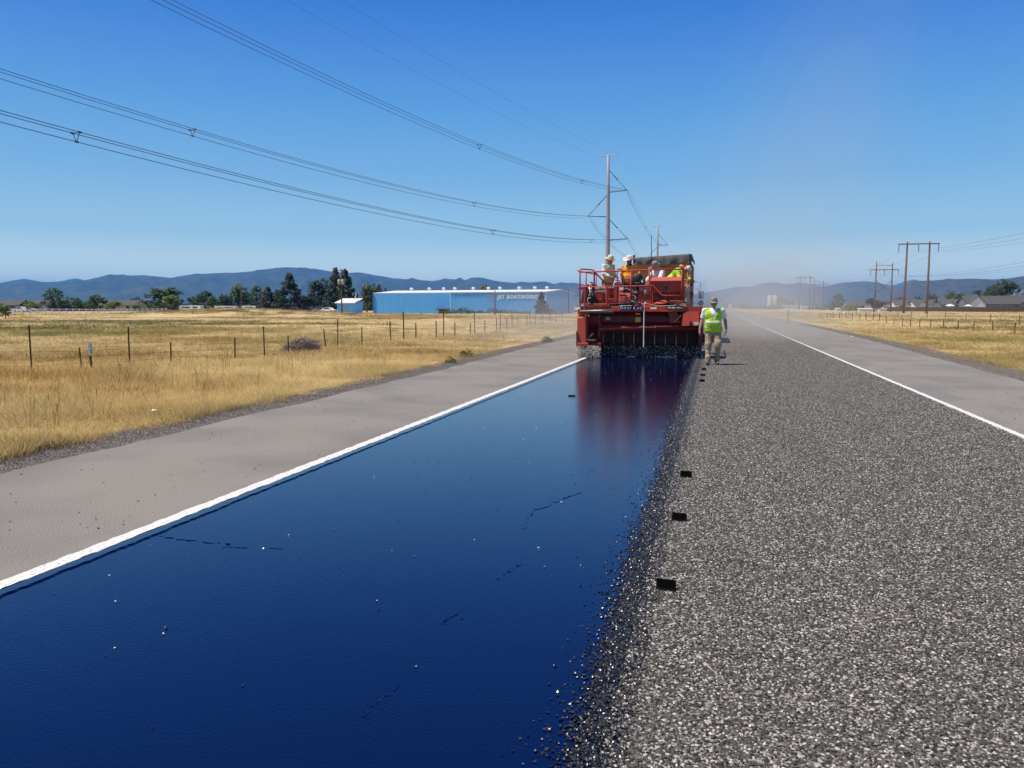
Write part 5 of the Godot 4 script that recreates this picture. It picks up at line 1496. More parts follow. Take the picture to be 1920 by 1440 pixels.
	hose(o, [Vector3(0.213, 1.640, 0.100), Vector3(0.357, 1.583, 0.100), Vector3(0.846, 1.556, 0.080), Vector3(1.125, 1.592, 0.050), Vector3(1.299, 1.704, 0.000)], 0.018, M.brass_hose)
	# deck and its frame
	st = st_new()
	cbx(st, Vector3(-1.753, 1.42, -4.2), Vector3(1.340, 1.52, -0.03), 0.015)
	obj(st, "deck", M.red_dusty, o)
	panel(o, "deck_beam", Vector3(-1.599, 1.630, 0.030), Vector3(-0.939, 1.552, 0.030), 0.1, M.red)
	panel(o, "frame_post", Vector3(-1.657, 2.110, 0.020), Vector3(-1.590, 1.349, 0.020), 0.06, M.red)
	panel(o, "frame_post", Vector3(-0.985, 2.124, 0.020), Vector3(-0.929, 1.477, 0.020), 0.06, M.red)
	# railing
	var rr = 0.022
	pipe(o, "rail_post", [Vector3(-1.767, 1.536, 0.000), Vector3(-1.776, 2.578, 0.000), Vector3(-1.761, 2.669, -0.020), Vector3(-1.490, 2.664, -0.500), Vector3(-1.466, 2.631, -0.800)], rr, M.rail)
	pipe(o, "rail_post", [Vector3(-1.492, 2.231, -1.000), Vector3(-1.491, 2.646, -1.000), Vector3(-1.517, 2.668, -1.000)], 0.026, M.rail)
	pipe(o, "top_rail", [Vector3(-1.776, 2.572, -0.000), Vector3(-1.330, 2.578, 0.000), Vector3(-0.505, 2.595, 0.000), Vector3(0.305, 2.616, 0.000), Vector3(1.248, 2.625, 0.000)], rr, M.rail)
	pipe(o, "middle_rail", [Vector3(-1.772, 2.125, 0.000), Vector3(-0.977, 2.135, 0.000), Vector3(-0.248, 2.141, 0.000), Vector3(0.352, 2.153, 0.000), Vector3(0.404, 2.142, 0.000), Vector3(0.667, 1.875, 0.000), Vector3(0.719, 1.859, 0.000), Vector3(1.265, 1.857, 0.000)], rr, M.rail)
	pipe(o, "rail_post", [Vector3(-0.637, 1.615, 0.000), Vector3(-0.654, 2.638, 0.000), Vector3(-0.634, 2.661, -0.100), Vector3(-0.633, 2.680, -0.900)], rr, M.rail)
	pipe(o, "rail_post", [Vector3(-0.615, 2.192, -1.000), Vector3(-0.628, 2.690, -1.000)], 0.024, M.rail)
	pipe(o, "rail_post", [Vector3(-0.239, 1.668, 0.000), Vector3(-0.247, 2.597, 0.000)], rr, M.rail)
	pipe(o, "rail_post", [Vector3(0.305, 1.719, 0.000), Vector3(0.294, 2.653, 0.000)], 0.026, M.rail)
	pipe(o, "rail_post", [Vector3(1.249, 1.665, 0.000), Vector3(1.233, 2.626, 0.000)], rr, M.rail)
	pipe(o, "rail_post", [Vector3(1.287, 1.665, -0.050), Vector3(1.269, 2.746, -0.050)], 0.028, M.rail)
	pipe(o, "hand_rail", [Vector3(-1.482, 2.618, -1.000), Vector3(-1.313, 2.374, -1.600), Vector3(-1.239, 2.280, -1.800)], 0.024, M.rail)
	pipe(o, "rail_post", [Vector3(-1.328, 2.416, -1.600), Vector3(-1.322, 2.218, -1.600)], 0.02, M.rail)
	panel(o, "post_bracket", Vector3(0.268, 2.697, 0.010), Vector3(0.363, 2.618, 0.010), 0.05, M.tan_pipe)
	pipe(o, "beacon", [Vector3(1.174, 2.688, -0.050), Vector3(1.244, 2.720, -0.050)], 0.06, M.tan_pipe, 9)
	for s in [-1.85, 1.35]:      # rails down both sides of the deck
		pipe(o, "side_rail", [Vector3(s, 2.62, -0.1), Vector3(s, 2.66, -3.8)], rr, M.rail)
		pipe(o, "side_rail", [Vector3(s, 2.1, -0.1), Vector3(s, 2.1, -3.8)], rr, M.rail)
		for z in [-1.6, -3.8]: pipe(o, "rail_post", [Vector3(s, 1.5, z), Vector3(s, 2.66, z)], rr, M.rail)
	# left side: slanted shroud, hydraulic pump, red covers
	st = st_new()
	hexa(st, [Vector3(-1.796, 1.631, -0.250), Vector3(-1.604, 1.631, -0.250), Vector3(-1.775, 1.636, -1.300), Vector3(-1.975, 1.636, -1.300), Vector3(-1.705, 2.131, -0.250), Vector3(-1.501, 2.253, -0.250), Vector3(-1.667, 2.286, -1.300), Vector3(-1.880, 2.158, -1.300)])
	obj(st, "shroud", M.dark_red, o)
	st = st_new()
	hexa(st, [Vector3(-1.608, 2.156, -1.300), Vector3(-1.424, 2.155, -1.300), Vector3(-1.468, 2.163, -1.600), Vector3(-1.655, 2.164, -1.600), Vector3(-1.595, 2.254, -1.300), Vector3(-1.453, 2.225, -1.300), Vector3(-1.498, 2.234, -1.600), Vector3(-1.642, 2.263, -1.600)])
	obj(st, "shroud_cap", M.dark_red, o)
	st = st_new(true)
	lathe(st, [Vector2(0, -0.3), Vector2(0.14, -0.28), Vector2(0.17, -0.1), Vector2(0.15, 0.02), Vector2(0.11, 0.06), Vector2(0.11, 0.22), Vector2(0.05, 0.26), Vector2(0.05, 0.38), Vector2(0, 0.4)], 12, Transform3D(Basis(), Vector3(-1.450, 1.885, -0.120)))
	var pump = obj(st, "hydraulic_pump", M.black, o)
	for k in 6:
		st = st_new(true)
		tube(st, [Vector3(-1.501, 2.123, 0.000) + Vector3(rnd(-0.02, 0.12), rnd(-0.12, 0.02), 0), Vector3(-1.470, 2.042, 0.020) + Vector3(rnd(-0.02, 0.14), rnd(-0.2, 0.0), 0.02)], 0.022, 6)
		obj(st, "fitting", M.steel if k % 2 else M.tan_pipe, pump)
	pipe(pump, "breather", [Vector3(-1.452, 2.111, -0.050), Vector3(-1.453, 2.244, -0.050)], 0.05, M.tan_pipe, 9)
	hose(o, [Vector3(-1.436, 1.802, 0.050), Vector3(-1.528, 1.776, 0.060), Vector3(-1.514, 1.669, 0.060), Vector3(-1.439, 1.629, 0.020)], 0.02, M.siding_tan)
	hose(o, [Vector3(-1.540, 1.990, 0.000), Vector3(-1.576, 1.803, 0.020), Vector3(-1.564, 1.643, 0.000)], 0.02, M.hose)
	hose(o, [Vector3(-1.338, 1.989, 0.000), Vector3(-1.277, 1.776, 0.030), Vector3(-1.320, 1.629, 0.000)], 0.02, M.hose)
	panel(o, "engine_cover", Vector3(-1.439, 2.021, -0.900), Vector3(-1.207, 1.785, -0.900), 0.5, M.red)
	panel(o, "engine_cover", Vector3(-1.072, 2.121, -0.900), Vector3(-0.818, 1.770, -0.900), 0.5, M.red)
	panel(o, "radiator_grille", Vector3(-1.022, 2.059, -0.860), Vector3(-0.843, 1.894, -0.860), 0.03, M.dark_red)
	panel(o, "lower_cover", Vector3(-1.496, 1.777, -0.600), Vector3(-0.724, 1.618, -0.600), 0.5, M.dark_red)
	pipe(o, "valve_stem", [Vector3(-1.123, 1.754, -0.500), Vector3(-1.131, 1.984, -0.500)], 0.024, M.rust, 7)
	pipe(o, "valve_handle", [Vector3(-1.160, 1.930, -0.480), Vector3(-1.090, 1.956, -0.480)], 0.024, M.black, 7)
	pipe(o, "cross_pipe", [Vector3(-1.431, 2.102, -0.700), Vector3(-0.798, 2.109, -0.700)], 0.02, M.tan_pipe)
	pipe(o, "cross_pipe", [Vector3(-1.431, 2.058, -0.700), Vector3(-0.797, 2.065, -0.700)], 0.02, M.dark_red)
	st = st_new()
	hexa(st, [Vector3(-0.770, 1.670, -0.200), Vector3(-0.622, 1.669, -0.200), Vector3(-0.695, 1.673, -0.800), Vector3(-0.846, 1.674, -0.800), Vector3(-0.769, 2.243, -0.200), Vector3(-0.631, 2.282, -0.200), Vector3(-0.670, 2.301, -0.800), Vector3(-0.812, 2.261, -0.800)])
	obj(st, "control_pillar", M.red, o)
	panel(o, "pillar_cap", Vector3(-0.628, 2.228, -0.180), Vector3(-0.533, 2.121, -0.180), 0.4, M.dark_red)
	# middle: sloping cover, conveyor housing, seat
	st = st_new()
	hexa(st, [Vector3(-0.589, 1.669, -0.100), Vector3(-0.252, 1.668, -0.100), Vector3(-0.367, 1.675, -1.200), Vector3(-0.721, 1.676, -1.200), Vector3(-0.591, 1.823, -0.100), Vector3(-0.254, 1.822, -0.100), Vector3(-0.386, 1.963, -1.200), Vector3(-0.705, 1.965, -1.200)])
	obj(st, "sloping_cover", M.red_dusty, o)
	st = st_new()
	hexa(st, [Vector3(-0.044, 1.689, -0.050), Vector3(0.373, 1.772, -0.050), Vector3(0.330, 1.778, -0.600), Vector3(-0.097, 1.693, -0.600), Vector3(-0.047, 1.878, -0.050), Vector3(0.196, 1.898, -0.050), Vector3(0.149, 1.907, -0.600), Vector3(-0.100, 1.887, -0.600)])
	tri(st, Vector3(0.196, 1.898, -0.050), Vector3(0.373, 1.772, -0.050), Vector3(0.300, 1.942, -0.050))
	obj(st, "conveyor_drive", M.red, o)
	panel(o, "motor_block", Vector3(-0.155, 2.007, -0.400), Vector3(0.020, 1.915, -0.400), 0.3, M.red)
	pipe(o, "lever", [Vector3(0.086, 1.880, -0.200), Vector3(0.084, 2.038, -0.200)], 0.02, M.black)
	panel(o, "valve_block", Vector3(0.128, 2.027, -0.300), Vector3(0.193, 1.921, -0.300), 0.15, M.tan_pipe)
	st = st_new()
	hexa(st, [Vector3(-0.632, 1.682, -2.200), Vector3(0.115, 1.681, -2.200), Vector3(0.082, 1.683, -2.600), Vector3(-0.676, 1.684, -2.600), Vector3(-0.481, 2.234, -2.200), Vector3(0.105, 2.253, -2.200), Vector3(0.072, 2.265, -2.600), Vector3(-0.523, 2.246, -2.600)])
	obj(st, "conveyor_hood", M.tan_pipe, o)
	var seat = thing_part(o, "operator_seat")
	st = st_new(true)
	lathe(st, [Vector2(0, -0.2), Vector2(0.13, -0.19), Vector2(0.17, -0.05), Vector2(0.16, 0.1), Vector2(0.1, 0.17), Vector2(0, 0.19)], 14, Transform3D(Basis(), Vector3(-0.113, 2.357, -0.600)), 0.6)
	obj(st, "backrest", M.black, seat)
	st = st_new()
	cbx(st, Vector3(-0.188, 2.228, -0.300) - Vector3(0.0, 0.05, 0.5), Vector3(0.024, 2.226, -0.300) + Vector3(0.0, 0.04, 0.0), 0.02)
	obj(st, "cushion", M.black, seat)
	pipe(seat, "pedestal", [Vector3(-0.106, 2.208, -0.550), Vector3(-0.097, 1.671, -0.550)], 0.05, M.black, 8)
	st = st_new(true)
	lathe(st, [Vector2(0.035, -0.02), Vector2(0.075, -0.02), Vector2(0.085, 0.0), Vector2(0.075, 0.02), Vector2(0.035, 0.02), Vector2(0.035, -0.02)], 16, Transform3D(Basis(Vector3.RIGHT, PI / 2), Vector3(0.091, 2.265, -0.020)))
	var dial = obj(st, "dial", M.black, o)
	st = st_new(true)
	lathe(st, [Vector2(0.035, -0.012), Vector2(0.035, 0.012), Vector2(0.0, 0.014)], 12, Transform3D(Basis(Vector3.RIGHT, PI / 2), Vector3(0.092, 2.264, -0.010)))
	obj(st, "dial_face", M.steel, dial)
	pipe(o, "steering_column", [Vector3(-0.864, 2.371, -1.200), Vector3(-0.700, 2.335, -1.000), Vector3(-0.591, 2.137, -0.800)], 0.015, M.black)
	# hoses in the middle
	var ends = [[Vector3(-0.476, 1.884, -0.300), Vector3(-0.282, 1.773, 0.000), Vector3(-0.091, 1.667, 0.060), Vector3(0.066, 1.583, 0.040)], [Vector3(-0.432, 2.104, -0.600), Vector3(-0.221, 1.991, -0.400), Vector3(-0.104, 1.949, -0.300)], [Vector3(-0.432, 2.050, -0.600), Vector3(-0.184, 1.936, -0.300), Vector3(-0.064, 1.914, -0.300)], [Vector3(-0.230, 1.799, -0.000), Vector3(-0.090, 1.740, 0.080), Vector3(0.016, 1.640, 0.080), Vector3(0.114, 1.572, 0.050)], [Vector3(-0.215, 1.668, 0.000), Vector3(-0.066, 1.772, 0.060), Vector3(-0.126, 1.851, 0.000), Vector3(-0.215, 1.880, -0.100)], [Vector3(-0.910, 1.605, 0.050), Vector3(-0.588, 1.625, 0.080), Vector3(-0.324, 1.641, 0.080), Vector3(-0.172, 1.699, 0.040)], [Vector3(-0.857, 1.583, 0.050), Vector3(-0.482, 1.594, 0.080), Vector3(-0.272, 1.667, 0.080)], [Vector3(-0.504, 2.073, -0.400), Vector3(-0.361, 2.073, -0.200), Vector3(-0.244, 2.012, -0.100), Vector3(-0.158, 1.994, -0.300)], [Vector3(1.048, 1.613, 0.050), Vector3(1.201, 1.665, 0.080), Vector3(1.338, 1.665, 0.020), Vector3(1.403, 1.561, 0.000)], [Vector3(1.149, 1.639, 0.050), Vector3(1.301, 1.716, 0.060), Vector3(1.389, 1.639, 0.000)]]
	for k in ends.size(): hose(o, ends[k], 0.01 + 0.003 * (k % 3), M.brass_hose if k % 3 == 1 else M.hose)
	for k in 10:
		st = st_new()
		var c = (Vector3(-0.236, 1.667, 0.050)).lerp(Vector3(0.093, 1.593, 0.050), k / 9.0) + Vector3(rnd(-0.03, 0.03), rnd(-0.02, 0.05), rnd(-0.03, 0.03))
		cbx(st, c - Vector3(0.025, 0.02, 0.02), c + Vector3(0.025, 0.02, 0.02), 0.006)
		obj(st, "valve", M.steel if k % 2 else M.black, o)
	# control box on the right
	st = st_new()
	hexa(st, [Vector3(0.339, 1.977, -0.100), Vector3(1.233, 1.973, -0.100), Vector3(1.200, 1.988, -0.900), Vector3(0.276, 1.993, -0.900), Vector3(0.324, 2.276, -0.100), Vector3(1.218, 2.284, -0.100), Vector3(1.182, 2.417, -0.900), Vector3(0.303, 2.418, -0.900)])
	var cb = obj(st, "control_box", M.red, o)
	st = st_new()
	hexa(st, [Vector3(0.320, 2.275, -0.080) + Vector3(0, 0.004, 0), Vector3(1.224, 2.283, -0.080) + Vector3(0, 0.004, 0), Vector3(1.182, 2.423, -0.900) + Vector3(0, 0.004, 0), Vector3(0.303, 2.423, -0.900) + Vector3(0, 0.004, 0), Vector3(0.320, 2.283, -0.080) + Vector3(0, 0.01, 0), Vector3(1.224, 2.291, -0.080) + Vector3(0, 0.01, 0), Vector3(1.182, 2.428, -0.900) + Vector3(0, 0.01, 0), Vector3(0.303, 2.428, -0.900) + Vector3(0, 0.01, 0)])
	obj(st, "lid", M.red_dusty, cb)
	panel(cb, "hinge_strip", Vector3(0.409, 2.249, -0.085), Vector3(0.647, 2.231, -0.085), 0.02, M.red_dusty)
	panel(cb, "latch", Vector3(0.749, 2.149, -0.060), Vector3(0.802, 1.771, -0.060), 0.04, M.dark_red)
	pipe(cb, "latch_knob", [Vector3(0.771, 2.083, -0.050), Vector3(0.770, 2.161, -0.050)], 0.025, M.black)
	panel(o, "box_base", Vector3(0.396, 1.967, -0.150), Vector3(1.230, 1.666, -0.150), 0.8, M.dark_red)
	panel(o, "box_ledge", Vector3(0.328, 1.772, -0.060), Vector3(0.601, 1.756, -0.060), 0.1, M.red_dusty)
	st = st_new()
	hexa(st, [Vector3(0.451, 1.627, -0.020), Vector3(0.813, 1.627, -0.020), Vector3(0.796, 1.628, -0.300), Vector3(0.430, 1.629, -0.300), Vector3(0.521, 1.725, -0.100), Vector3(0.832, 1.724, -0.100), Vector3(0.820, 1.726, -0.300), Vector3(0.507, 1.726, -0.300)])
	obj(st, "foot_panel", M.red, o)
	panel(o, "foot_panel", Vector3(0.887, 1.713, -0.050), Vector3(1.222, 1.614, -0.050), 0.2, M.red)
	# exhaust stack on the right
	st = st_new(true)
	lathe(st, [Vector2(0.07, 0.0), Vector2(0.075, 0.35), Vector2(0.055, 0.5), Vector2(0.03, 0.58), Vector2(0.0, 0.6)], 12, Transform3D(Basis(), Vector3(1.366, 1.536, -0.200)))
	obj(st, "exhaust_stack", M.tan_pipe, o)
	panel(o, "stack_guard", Vector3(1.286, 2.186, -0.600), Vector3(1.441, 1.536, -0.600), 0.25, M.tan_pipe)
	# chassis, wheels, rear hopper and conveyors behind
	st = st_new()
	for s in [-1.0, 1.0]: bx(st, Vector3(s * 0.85 - 0.1, 0.7, -8.2), Vector3(s * 0.85 + 0.1, 1.0, -1.2))
	for z in [-2.0, -4.6, -7.9]: bx(st, Vector3(-0.75, 0.72, z - 0.1), Vector3(0.75, 0.95, z + 0.1))
	obj(st, "chassis", M.dark_red, o)
	for z in [-2.6, -6.2]:
		for s in [-1.0, 1.0]: wheel(o, Vector3(s * 1.25, 0.56, z), 0.56, 0.42)
	st = st_new()
	cbx(st, Vector3(-1.1, 1.0, -6.6), Vector3(0.2, 2.15, -4.3), 0.03)
	obj(st, "engine_housing", M.red, o)
	st = st_new()
	hexa(st, [Vector3(-1.2, 0.5, -9.4), Vector3(1.2, 0.5, -9.4), Vector3(1.2, 0.5, -7.6), Vector3(-1.2, 0.5, -7.6), Vector3(-1.4, 1.35, -9.6), Vector3(1.4, 1.35, -9.6), Vector3(1.4, 1.5, -7.4), Vector3(-1.4, 1.5, -7.4)])
	obj(st, "rear_hopper", M.red_dusty, o)
	for s in [-0.7, 0.7]:
		st = st_new()
		hexa(st, [Vector3(s - 0.3, 0.75, -8.4), Vector3(s + 0.3, 0.75, -8.4), Vector3(s + 0.3, 1.4, -0.9), Vector3(s - 0.3, 1.4, -0.9), Vector3(s - 0.3, 1.0, -8.4), Vector3(s + 0.3, 1.0, -8.4), Vector3(s + 0.3, 1.65, -0.9), Vector3(s - 0.3, 1.65, -0.9)])
		obj(st, "conveyor", M.dark_red, o)
	pipe(o, "antenna", [Vector3(0.274, 1.674, -1.200), Vector3(0.255, 2.743, -1.200), Vector3(0.237, 3.722, -1.200)], 0.012, M.black, 5)
	# chippings falling from the hopper, a denser spill at its left end
	var v := []
	var vc := []
	for k in 3800:
		var heap = k < 2600
		var x = rnd(-1.838, -1.116) if heap else rnd(-1.116, 1.862)
		var t = rng.randf()
		var s = rnd(0.7, 2.0)
		vc.append(Color(1, 1, 1) * pow(rng.randf(), 1.2) * 1.4)
		v.append(Transform3D(Basis(Vector3(rnd(-1, 1), rnd(-1, 1), rnd(-1, 1)).normalized(), rnd(0, TAU)).scaled(Vector3.ONE * s), Vector3(x - 2.2 + rnd(-0.03, 0.03), lerp(0.02, 0.36, t), -23.2 - (rnd(-0.34, 0.15) if heap else rnd(0.25, 0.75)) + 0.1 * (1.0 - t) * t)))
	var one = stone_patch(0.001, 0.001, 1, [0.0095, 0.0095], [[0.6, 0.56, 0.5]], func(_p): return true)
	many(one, v, "falling_chippings", M.stone, "pale chippings pouring from under the spreader's hopper", "chippings", vc)

func thing_part(parent, called: String):
	var n := Node3D.new()
	n.name = called
	parent.add_child(n, true)
	return n

# ------------------------------------------------------------------ dump truck
func truck():
	var o = thing("dump_truck", "tan dump truck with dark tarpaulin, backed up behind the spreader", "dump truck", Vector3(-2.2, 0, -33.2))
	# local x of the box from px 1190..1291
	var l = -1.13; var r = 1.09; var top = 3.62
	var st = st_new()
	cbx(st, Vector3(l, 1.15, -0.08), Vector3(r, top - 0.15, 0.0), 0.02)
	var tg = obj(st, "tailgate", M.truck_tan, o)
	for x in [l + 0.05, -0.42, 0.36, r - 0.13]:
		st = st_new()
		cbx(st, Vector3(x, 1.2, 0.003), Vector3(x + 0.09, top - 0.25, 0.06), 0.01)
		obj(st, "rib", M.truck_tan, tg)
	st = st_new()
	bx(st, Vector3(l, 1.15, -5.4), Vector3(l + 0.07, top - 0.12, -0.083))
	bx(st, Vector3(r - 0.07, 1.15, -5.4), Vector3(r, top - 0.12, -0.083))
	bx(st, Vector3(l + 0.073, 1.15, -5.4), Vector3(r - 0.073, 1.25, -0.083))
	bx(st, Vector3(l + 0.073, 1.253, -5.4), Vector3(r - 0.073, top - 0.12, -5.33))
	obj(st, "dump_box", M.truck_tan, o)
	for k in 6:
		st = st_new()
		bx(st, Vector3(r + 0.003, 1.25, -0.9 * k - 0.5), Vector3(r + 0.08, top - 0.2, -0.9 * k - 0.38))
		obj(st, "side_rib", M.truck_tan, o)
	# tarpaulin over the top, hanging over the tailgate with folds
	st = st_new(true)
	var rows = [[-5.5, 0.02], [-4.0, 0.1], [-2.0, 0.12], [-0.6, 0.06], [0.02, 0.03], [0.08, -0.05], [0.1, -0.16], [0.11, -0.29]]
	var n = 40
	var grid = []
	for q in rows.size():
		var row = []
		for k in n + 1:
			var t = k / float(n)
			var x = lerp(l - 0.07, r + 0.07, t)
			var y = top + rows[q][1] + 0.13 * t * (1.0 if q < 6 else 0.35) - 0.05
			var z = rows[q][0]
			if q >= 5:
				z += 0.025 * sin(t * 31.0 + q) + 0.02 * sin(t * 13.0 + q * 2.0)
				if q == 7: y += 0.05 * sin(t * 9.0) + 0.03 * sin(t * 23.0)
			row.append(Vector3(x, y, z))
		grid.append(row)
	for q in rows.size() - 1:
		for k in n: quad(st, grid[q][k], grid[q][k + 1], grid[q + 1][k + 1], grid[q + 1][k])
	var tp = obj(st, "tarpaulin", M.tarp, o)
	st = st_new()
	bx(st, Vector3(l - 0.1, top - 0.02, -5.5), Vector3(l - 0.073, top + 0.03, 0.1))
	bx(st, Vector3(r + 0.073, top - 0.05, -5.5), Vector3(r + 0.1, top + 0.1, 0.1))
	obj(st, "tarp_rail", M.black, o)
	for s in [l - 0.08, r + 0.02]:
		st = st_new()
		quad(st, Vector3(s, top + 0.08, 0.115), Vector3(s + 0.09, top + 0.1, 0.12), Vector3(s + 0.09, top - 0.36, 0.13), Vector3(s, top - 0.36, 0.125))
		obj(st, "tarp_flap", M.black, tp)
	# orange marker on the tailgate
	st = st_new()
	cbx(st, Vector3(-0.68, 2.42, 0.07), Vector3(-0.5, 2.62, 0.09), 0.005)
	obj(st, "marker_plate", M.orange, tg)
	# chassis, axles, wheels, cab
	st = st_new()
	for s in [-0.45, 0.45]: bx(st, Vector3(s - 0.08, 0.85, -8.6), Vector3(s + 0.08, 1.13, -0.3))
	obj(st, "chassis", M.black, o)
	for z in [-1.3, -2.7, -7.4]:
		for s in [-1.0, 1.0]: wheel(o, Vector3(s * 0.92, 0.52, z), 0.52, 0.5 if z > -5 else 0.3)
	st = st_new()
	prism(st, [Vector2(-5.7, 1.0), Vector2(-5.7, 2.95), Vector2(-7.0, 2.95), Vector2(-7.35, 2.1), Vector2(-8.6, 1.95), Vector2(-8.8, 1.0)], -1.12, 1.12, Transform3D(Basis(Vector3(0, 0, 1), Vector3(0, 1, 0), Vector3(-1, 0, 0)), Vector3.ZERO))
	var cab = obj(st, "cab", M.car_white, o)
	st = st_new()
	bx(st, Vector3(-0.8, 2.1, -5.69), Vector3(0.8, 2.75, -5.66))
	obj(st, "rear_window", M.glass, cab)
	# mirrors standing out on the right
	st = st_new()
	tube(st, [Vector3(1.1, 2.8, -6.9), Vector3(1.45, 2.75, -6.9), Vector3(1.45, 1.7, -6.9), Vector3(1.1, 1.75, -6.9)], 0.02, 5)
	obj(st, "mirror_arm", M.steel, o)
	st = st_new()
	cbx(st, Vector3(1.38, 1.95, -6.93), Vector3(1.62, 2.35, -6.85), 0.02)
	obj(st, "mirror", M.car_silver, o)
	st = st_new(true)
	lathe(st, [Vector2(0, 0), Vector2(0.12, 0.01), Vector2(0.13, 0.03), Vector2(0, 0.05)], 12, Transform3D(Basis(Vector3.RIGHT, PI / 2), Vector3(1.5, 1.72, -6.9)))
	obj(st, "round_mirror", M.car_silver, o)
	for y in [2.75, 2.2]:
		st = st_new(true)
		tube(st, [Vector3(r + 0.05, y, -0.4), Vector3(r + 0.16, y - 0.12, -0.35), Vector3(r + 0.1, y - 0.36, -0.3)], [0.03, 0.07, 0.04], 7)
		obj(st, "tarp_arm", M.black, o)

# ------------------------------------------------------------------ people
# bones: [from, to, radius at from, radius at to]; a smooth union of tapered capsules, meshed as surface nets
func skin_over(bones: Array, cell: float, blend: float, grow := 0.0, cut = null) -> ArrayMesh:
	var lo = Vector3.INF; var hi = -Vector3.INF
	for b in bones:
		var r = max(b[2], b[3]) + grow + cell * 2.5
		for q in [b[0], b[1]]:
			lo = lo.min(q - Vector3.ONE * r); hi = hi.max(q + Vector3.ONE * r)
	var n = Vector3i((hi - lo) / cell) + Vector3i(2, 2, 2)
	var nx = n.x; var nxy = n.x * n.y
	var f := PackedFloat32Array()
	f.resize(nxy * n.z)
	f.fill(1.0)
	for b in bones:
		var a: Vector3 = b[0]; var c: Vector3 = b[1]
		var ra: float = b[2] + grow; var rb: float = b[3] + grow
		var ac = c - a
		var l2 = max(ac.length_squared(), 1e-9)
		var m = max(ra, rb) + blend + cell * 2.0
		var p0 = Vector3i((a.min(c) - Vector3.ONE * m - lo) / cell).clamp(Vector3i.ZERO, n - Vector3i.ONE)
		var p1 = Vector3i((a.max(c) + Vector3.ONE * m - lo) / cell + Vector3.ONE).clamp(Vector3i.ZERO, n - Vector3i.ONE)
		for k in range(p0.z, p1.z + 1):
			for j in range(p0.y, p1.y + 1):
				var at = k * nxy + j * nx
				for i in range(p0.x, p1.x + 1):
					var p = lo + Vector3(i, j, k) * cell
					var t = clampf((p - a).dot(ac) / l2, 0.0, 1.0)
					var d = p.distance_to(a + ac * t) - lerpf(ra, rb, t)
					var o = f[at + i]
					var h = maxf(blend - absf(o - d), 0.0) / blend
					f[at + i] = minf(o, d) - h * h * blend * 0.25
	if cut != null:
		for k in n.z:
			for j in n.y:
				for i in nx:
					var at = k * nxy + j * nx + i
					if f[at] < cell * 3.0: f[at] = maxf(f[at], cut.call(lo + Vector3(i, j, k) * cell))
	var v := PackedVector3Array(); var nn := PackedVector3Array(); var ix := PackedInt32Array()
	var which := PackedInt32Array()
	which.resize(nxy * n.z)
	which.fill(-1)
	var corner = [0, 1, nx, nx + 1, nxy, nxy + 1, nxy + nx, nxy + nx + 1]
	var offs = [Vector3(0, 0, 0), Vector3(1, 0, 0), Vector3(0, 1, 0), Vector3(1, 1, 0), Vector3(0, 0, 1), Vector3(1, 0, 1), Vector3(0, 1, 1), Vector3(1, 1, 1)]
	var edges = [[0, 1], [2, 3], [4, 5], [6, 7], [0, 2], [1, 3], [4, 6], [5, 7], [0, 4], [1, 5], [2, 6], [3, 7]]
	for k in n.z - 1:
		for j in n.y - 1:
			for i in nx - 1:
				var at = k * nxy + j * nx + i
				var s0 = f[at] < 0.0
				var mixed = false
				for q in range(1, 8):
					if (f[at + corner[q]] < 0.0) != s0:
						mixed = true
						break
				if not mixed: continue
				var sum = Vector3.ZERO; var cnt = 0
				for e in edges:
					var a = f[at + corner[e[0]]]; var b = f[at + corner[e[1]]]
					if (a < 0.0) != (b < 0.0):
						sum += offs[e[0]].lerp(offs[e[1]], a / (a - b)); cnt += 1
				which[at] = v.size()
				v.append(lo + (Vector3(i, j, k) + sum / cnt) * cell)
				var g = Vector3(f[at + 1] + f[at + nx + 1] + f[at + nxy + 1] + f[at + nxy + nx + 1] - f[at] - f[at + nx] - f[at + nxy] - f[at + nxy + nx],
					f[at + nx] + f[at + nx + 1] + f[at + nxy + nx] + f[at + nxy + nx + 1] - f[at] - f[at + 1] - f[at + nxy] - f[at + nxy + 1],
					f[at + nxy] + f[at + nxy + 1] + f[at + nxy + nx] + f[at + nxy + nx + 1] - f[at] - f[at + 1] - f[at + nx] - f[at + nx + 1])
				nn.append(g.normalized())
	for k in range(1, n.z - 1):
		for j in range(1, n.y - 1):
			for i in range(1, nx - 1):
				var at = k * nxy + j * nx + i
				var s = f[at] < 0.0
				for ax in 3:
					var step = [1, nx, nxy][ax]
					if (f[at + step] < 0.0) == s: continue
					var u = [nx, nxy, 1][ax]; var w = [nxy, 1, nx][ax]
					var q = [which[at], which[at - u], which[at - u - w], which[at - w]]
					if q[0] < 0 or q[1] < 0 or q[2] < 0 or q[3] < 0: continue
					for t in ([0, 1, 2, 0, 2, 3] if not s else [0, 2, 1, 0, 3, 2]): ix.append(q[t])
	var arr = []
	arr.resize(Mesh.ARRAY_MAX)
	arr[Mesh.ARRAY_VERTEX] = v; arr[Mesh.ARRAY_NORMAL] = nn; arr[Mesh.ARRAY_INDEX] = ix
	var am := ArrayMesh.new()
	am.add_surface_from_arrays(Mesh.PRIMITIVE_TRIANGLES, arr)
	return am

# joins the surfaces of several array meshes into one
func joined_mesh(list: Array) -> ArrayMesh:
	var st := SurfaceTool.new()
	st.begin(Mesh.PRIMITIVE_TRIANGLES)
	for m in list: st.append_from(m, 0, Transform3D())
	return st.commit()

